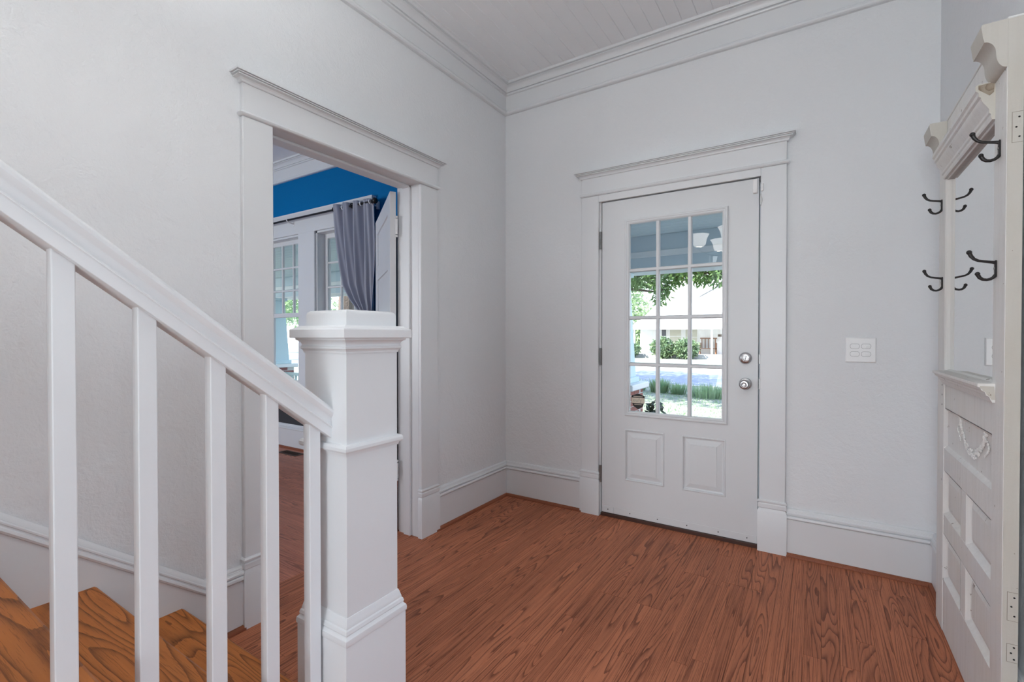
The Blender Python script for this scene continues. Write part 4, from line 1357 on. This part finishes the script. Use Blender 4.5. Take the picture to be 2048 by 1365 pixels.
while xx < -0.55:
    o = bpy.data.objects.new('baluster', bme)
    COL.objects.link(o)
    put(o, (xx, 2.95, 0.045), rl)
    xx += 0.125

# foliage helpers
def leaves(mb, pts, size, rg, aspect=0.34, droop=0.3):
    for p in pts:
        L = size * rg.uniform(0.7, 1.3)
        d = Vector((rg.uniform(-1, 1), rg.uniform(-1, 1), rg.uniform(-1, 0.6) - droop)).normalized()
        s_ = d.cross(Vector((rg.uniform(-1, 1), rg.uniform(-1, 1), rg.uniform(-1, 1)))).normalized() * L * aspect * 0.5
        p = Vector(p)
        mb.add([p, p + d * L * .45 + s_, p + d * L, p + d * L * .45 - s_], [(0, 1, 2, 3)])
def blob_pts(c, r, n, rg, sh=0.65):
    out = []
    while len(out) < n:
        v = Vector((rg.uniform(-1, 1), rg.uniform(-1, 1), rg.uniform(-1, 1)))
        if v.length > 1 or v.length < sh * rg.random(): continue
        out.append((c[0] + v.x * r[0], c[1] + v.y * r[1], c[2] + v.z * r[2]))
    return out
def tree(name, base, trunk_h, trunk_r, blobs, leafsize, mat, label, seed, dens=1.0):
    rg = random.Random(seed)
    t = empty(name, base)
    tag(t, label, 'tree', 'street trees')
    m = MB().tube([base, (base[0] + .1, base[1], base[2] + trunk_h * .5), (base[0], base[1] + .1, base[2] + trunk_h)], [trunk_r, trunk_r * .8, trunk_r * .65], 10)
    m.build('trunk', BARK, t)
    m = MB()
    top = Vector((base[0], base[1] + .1, base[2] + trunk_h))
    for c, r, n in blobs:
        cv = Vector(c)
        mid = top.lerp(cv, 0.5) + Vector((0, 0, 0.35))
        m.tube([top - Vector((0, 0, .3)), mid, cv], [trunk_r * .45, trunk_r * .25, 0.02], 7)
        for k in range(4):
            e = cv + Vector((rg.uniform(-1, 1) * r[0], rg.uniform(-1, 1) * r[1], rg.uniform(-.6, .6) * r[2])) * .8
            m.tube([cv, cv.lerp(e, .5) + Vector((0, 0, .1)), e], [0.025, 0.015, 0.006], 5)
    m.build('branches', BARK, t)
    m = MB()
    for c, r, n in blobs:
        leaves(m, blob_pts(c, r, int(n * dens), rg), leafsize, rg)
    lf = m.build('foliage', mat, t, fixn=False)
    lf['kind'] = 'stuff'
    return t
# shade tree in the front yard, its low boughs hang into the view of the door
tree('shade_tree', (-6.2, 10.6, GZ), 3.2, 0.30,
     [((-4.5, 10.2, 4.4), (2.4, 2.2, 1.3), 2600), ((-1.9, 9.7, 3.5), (1.7, 1.2, 0.65), 2200), ((-0.2, 9.6, 3.5), (1.5, 1.1, 0.65), 2000), ((-2.15, 9.4, 2.85), (0.62, 0.6, 0.42), 620), ((-1.35, 9.4, 2.75), (0.55, 0.5, 0.42), 620), ((-1.42, 9.35, 2.3), (0.22, 0.25, 0.34), 150),
      ((-0.55, 9.4, 2.8), (0.6, 0.5, 0.36), 560), ((0.1, 9.3, 2.7), (0.4, 0.4, 0.36), 320), ((-3.4, 9.5, 2.9), (0.9, 0.9, 0.6), 700), ((-7.5, 11.0, 5.2), (3.0, 2.6, 1.8), 2600), ((-5.0, 11.8, 6.6), (3.4, 3.0, 1.8), 2600), ((-1.0, 11.5, 5.6), (3.2, 2.6, 1.5), 3000)],
     0.15, LEAF, 'large leafy shade tree whose low boughs hang beyond the porch', 11, 1.5)
tree('shade_tree', (5.4, 11.4, GZ), 3.6, 0.28,
     [((3.2, 11.2, 5.6), (3.0, 2.6, 1.6), 2600), ((5.8, 11.8, 6.4), (3.0, 2.8, 1.8), 2200), ((1.4, 12.4, 6.6), (2.8, 2.4, 1.4), 2200)], 0.22, LEAF, 'leafy yard tree right of the front door, mostly out of sight', 12, 1.3)
tree('yard_tree', (-11.5, 7.5, GZ), 4.2, 0.34,
     [((-9.5, 7.5, 6.4), (3.2, 3.0, 1.7), 1500), ((-6.2, 6.5, 6.9), (3.2, 2.8, 1.5), 1500), ((-3.4, 6.2, 6.6), (2.6, 2.4, 1.3), 1100), ((-7.6, 10.4, 7.2), (3.2, 2.8, 1.6), 1500), ((-4.4, 13.4, 6.6), (2.8, 2.4, 1.4), 1100), ((-8.4, 14.0, 6.8), (3.0, 2.6, 1.5), 1200)],
     0.34, LEAF, 'tall yard tree left of the porch that shades the lawn and street', 16)
tree('background_tree', (-16.5, 47, GZ), 4.0, 0.35,
     [((-16.5, 46, 5.5), (3.2, 3, 3.2), 1500), ((-14.2, 45, 3.4), (2.2, 2.2, 2.2), 1100), ((-15.0, 45, 7.6), (3.0, 2.6, 2.4), 1200), ((-13.2, 44.5, 1.2), (1.6, 1.6, 1.4), 700)], 0.5, LEAF2, 'pale green tree left of the white house across the street', 13)
tree('background_tree', (-47, 27, GZ), 4.0, 0.35,
     [((-47, 27, 5.5), (5.2, 5, 3.4), 1800), ((-50.5, 27, 4.2), (3.2, 3.2, 2.6), 1200), ((-43, 29, 3.2), (3, 3, 2.6), 900)], 0.5, LEAF2, 'far green tree seen through the blue room window', 14)
tree('background_tree', (-35.5, 19.5, GZ), 3.6, 0.35,
     [((-35, 19.5, 4.8), (4.2, 3, 2.2), 1800), ((-31.5, 18.5, 3.6), (2.0, 2.0, 1.2), 700)], 0.45, LEAF2, 'street tree hanging over the road left of the house', 15)

# neighbour house across the street
HY = 40.0
nb = empty('neighbour_house', (-7, HY + 4, GZ))
tag(nb, 'white gabled house with a deep porch across the street', 'house')
MB().box((-12.4, HY + 2.2, GZ), (2.5, HY + 10, 2.15)).build('walls', PWHITE, nb)
m = MB().prism([(-13.0, 2.05), (3.1, 2.05), (-1.6, 6.8), (-7.6, 6.8)], 1, HY + 1.6, HY + 10.4)
m.build('roof', SHING, nb)
pr = MB().prism([(HY - 0.5, 1.90), (HY + 2.4, 2.75), (HY + 2.4, 2.55), (HY - 0.5, 1.78)], 0, -12.6, 3.2)
pr.build('porch_roof', PWHITE, nb)
MB().box((-12.4, HY - 0.3, GZ), (3.0, HY + 2.2, GZ + 0.35)).build('porch_deck', CONC, nb)
for xx in (-12.2, -5.55, 1.5):
    MB().box((xx - 0.07, HY - 0.2, GZ + 0.35), (xx + 0.07, HY - 0.06, 1.82)).build('porch_post', PWHITE, nb)
dm = MB().prism([(-6.9, 3.3), (-2.0, 3.3), (-2.0, 4.6), (-4.45, 5.9), (-6.9, 4.6)], 1, HY + 1.4, HY + 6)
dm = dm.build('dormer', PWHITE, nb)
MB().prism([(-7.2, 4.5), (-4.45, 6.05), (-1.7, 4.5), (-1.7, 4.65), (-4.45, 6.2), (-7.2, 4.65)], 1, HY + 1.2, HY + 6).build('dormer_roof', SHING, nb)
def hwin(x0, x1, z0, z1, y, mat, nm='window'):
    w = MB().box((x0 - 0.1, y - 0.04, z0 - 0.1), (x1 + 0.1, y, z1 + 0.1)).build(nm, PWHITE, nb)
    MB().box((x0, y - 0.06, z0), (x1, y - 0.04, (z0 + z1) / 2 - 0.03)).build('pane', mat, w)
    MB().box((x0, y - 0.06, (z0 + z1) / 2 + 0.03), (x1, y - 0.04, z1)).build('pane', mat, w)
yw = HY + 2.2
hwin(-10.35, -9.95, 0.35, 2.0, yw, DARKG)
hwin(-9.6, -8.6, 0.35, 2.0, yw, CURT)
hwin(-8.2, -7.2, 0.2, 2.0, yw, CURT)
hwin(-4.95, -3.9, 3.75, 4.55, HY + 1.4, DARKG)
dr = MB().box((-4.85, yw - 0.06, GZ + 0.35), (-3.85, yw, 1.9)).build('door', PWHITE, nb)
MB().box((-4.75, yw - 0.09, 0.35), (-3.95, yw - 0.06, 0.95)).box((-4.75, yw - 0.09, 1.15), (-3.95, yw - 0.06, 1.3)).build('door_panel', REDP, dr)
MB().box((-4.75, yw - 0.09, 1.3), (-3.95, yw - 0.06, 1.85)).build('pane', DARKG, dr)
MB().box((-5.45, yw - 0.08, 1.15), (-5.1, yw, 1.35)).build('house_sign', plain('sign_brown', (0.12, 0.09, 0.07), 0.6), nb)
# brown framed porch bench/display in front of the wall
bn = empty('porch_bench', (-6.2, HY + 1.6, GZ + 0.35))
tag(bn, 'brown framed bench on the porch across the street', 'bench')
BRN = plain('brown_wood', (0.22, 0.11, 0.06), 0.6)
MB().box((-6.9, HY + 1.5, 0.05), (-5.5, HY + 2.0, 0.12)).build('seat', BRN, bn)
for xx in (-6.9, -5.58):
    MB().box((xx, HY + 1.5, GZ + 0.35), (xx + 0.08, HY + 2.0, 0.6)).build('leg', BRN, bn)
MB().box((-6.9, HY + 1.95, 0.95), (-5.5, HY + 2.03, 1.05)).build('back_rail', BRN, bn)
for i in range(5):
    MB().box((-6.8 + i * 0.28, HY + 1.97, 0.12), (-6.72 + i * 0.28, HY + 2.01, 0.95)).build('slat', BRN, bn)
# shrubs
def shrub(name, c, r, n, size, label, seed, mat=SHRUB, grp='shrubs across the street'):
    rg = random.Random(seed)
    s_ = empty(name, (c[0], c[1], GZ))
    tag(s_, label, 'shrub', grp)
    m = MB()
    for k in range(7):
        e = (c[0] + rg.uniform(-.6, .6) * r[0], c[1] + rg.uniform(-.6, .6) * r[1], c[2] + rg.uniform(-.2, .5) * r[2])
        m.tube([(c[0], c[1], GZ), ((c[0] + e[0]) / 2, (c[1] + e[1]) / 2, (GZ + e[2]) / 2), e], [0.03, 0.02, 0.008], 5)
    m.build('stems', BARK, s_)
    m = MB()
    leaves(m, blob_pts(c, r, n, rg, 0.8), size, rg, 0.6, 0.0)
    l = m.build('foliage', mat, s_, fixn=False)
    l['kind'] = 'stuff'
shrub('round_shrub', (-9.3, HY - 1.3, 0.2), (1.05, 0.8, 0.95), 1500, 0.22, 'left half of the broad green hedge before the white house', 21)
shrub('round_shrub', (-7.35, HY - 1.3, 0.15), (1.05, 0.8, 0.9), 1500, 0.22, 'right half of the broad green hedge before the white house', 22)
shrub('round_shrub', (-12.2, HY - 1.4, 0.0), (0.95, 0.8, 0.7), 1000, 0.22, 'low round green bush left of the white house porch', 23)
shrub('dark_shrub', (-0.12, 4.2, -0.12), (0.15, 0.3, 0.34), 260, 0.10, 'dark leafy shrub beyond the brick pier', 24, leaf_mat('dark_leaf', (0.02, 0.04, 0.025), (0.05, 0.07, 0.04), 0.2), 'shrubs by the porch')
# tall grass clumps near the kerb
def clump(c, n, h, sp, label, seed):
    rg = random.Random(seed)
    m = MB()
    for i in range(n):
        a = rg.uniform(0, 2 * math.pi)
        q = rg.random() ** .5
        bx_, by_ = c[0] + math.cos(a) * q * sp * .5, c[1] + math.sin(a) * q * sp * .4
        hh = h * rg.uniform(.6, 1.1)
        lx, ly = math.cos(a) * q * h * .4, math.sin(a) * q * h * .4
        w = 0.012
        t = a + 1.57
        wx, wy = math.cos(t) * w, math.sin(t) * w
        m.add([(bx_ - wx, by_ - wy, GZ), (bx_ + wx, by_ + wy, GZ), (bx_ + lx * .45 + wx * .7, by_ + ly * .45 + wy * .7, GZ + hh * .65), (bx_ + lx * .45 - wx * .7, by_ + ly * .45 - wy * .7, GZ + hh * .65), (bx_ + lx, by_ + ly, GZ + hh)],
              [(0, 1, 2, 3), (3, 2, 4)])
    o = m.build('grass_clump', GRASS, o=(c[0], c[1], GZ), fixn=False)
    tag(o, label, 'grass', 'tall grass clumps by the kerb')
clump((-2.62, 13.6), 420, 0.48, 0.6, 'dense green grass clump in the middle door panes', 31)
clump((-1.95, 13.4), 240, 0.38, 0.5, 'lighter grass clump right of the middle dense clump', 32)
clump((-0.95, 13.0), 420, 0.42, 1.2, 'wide grass clump seen in the lower right door pane', 33)
clump((-3.5, 13.9), 200, 0.40, 0.6, 'sparse grass clump seen in the lower left door pane', 34)
rg = random.Random(41)
m = MB()
for i in range(5000):
    x_ = rg.uniform(-6, 2.5); y_ = rg.uniform(6, 15.5)
    h_ = rg.uniform(0.03, 0.09); a = rg.uniform(0, 6.28)
    wx, wy = math.cos(a) * 0.012, math.sin(a) * 0.012
    m.add([(x_ - wx, y_ - wy, GZ), (x_ + wx, y_ + wy, GZ), (x_ + rg.uniform(-.03, .03), y_ + rg.uniform(-.03, .03), GZ + h_)], [(0, 1, 2)])
o = m.build('lawn_grass', GRASS, o=(0, 10, GZ), fixn=False)
tag(o, 'short scattered grass blades on the front lawn', 'grass', kind='stuff')
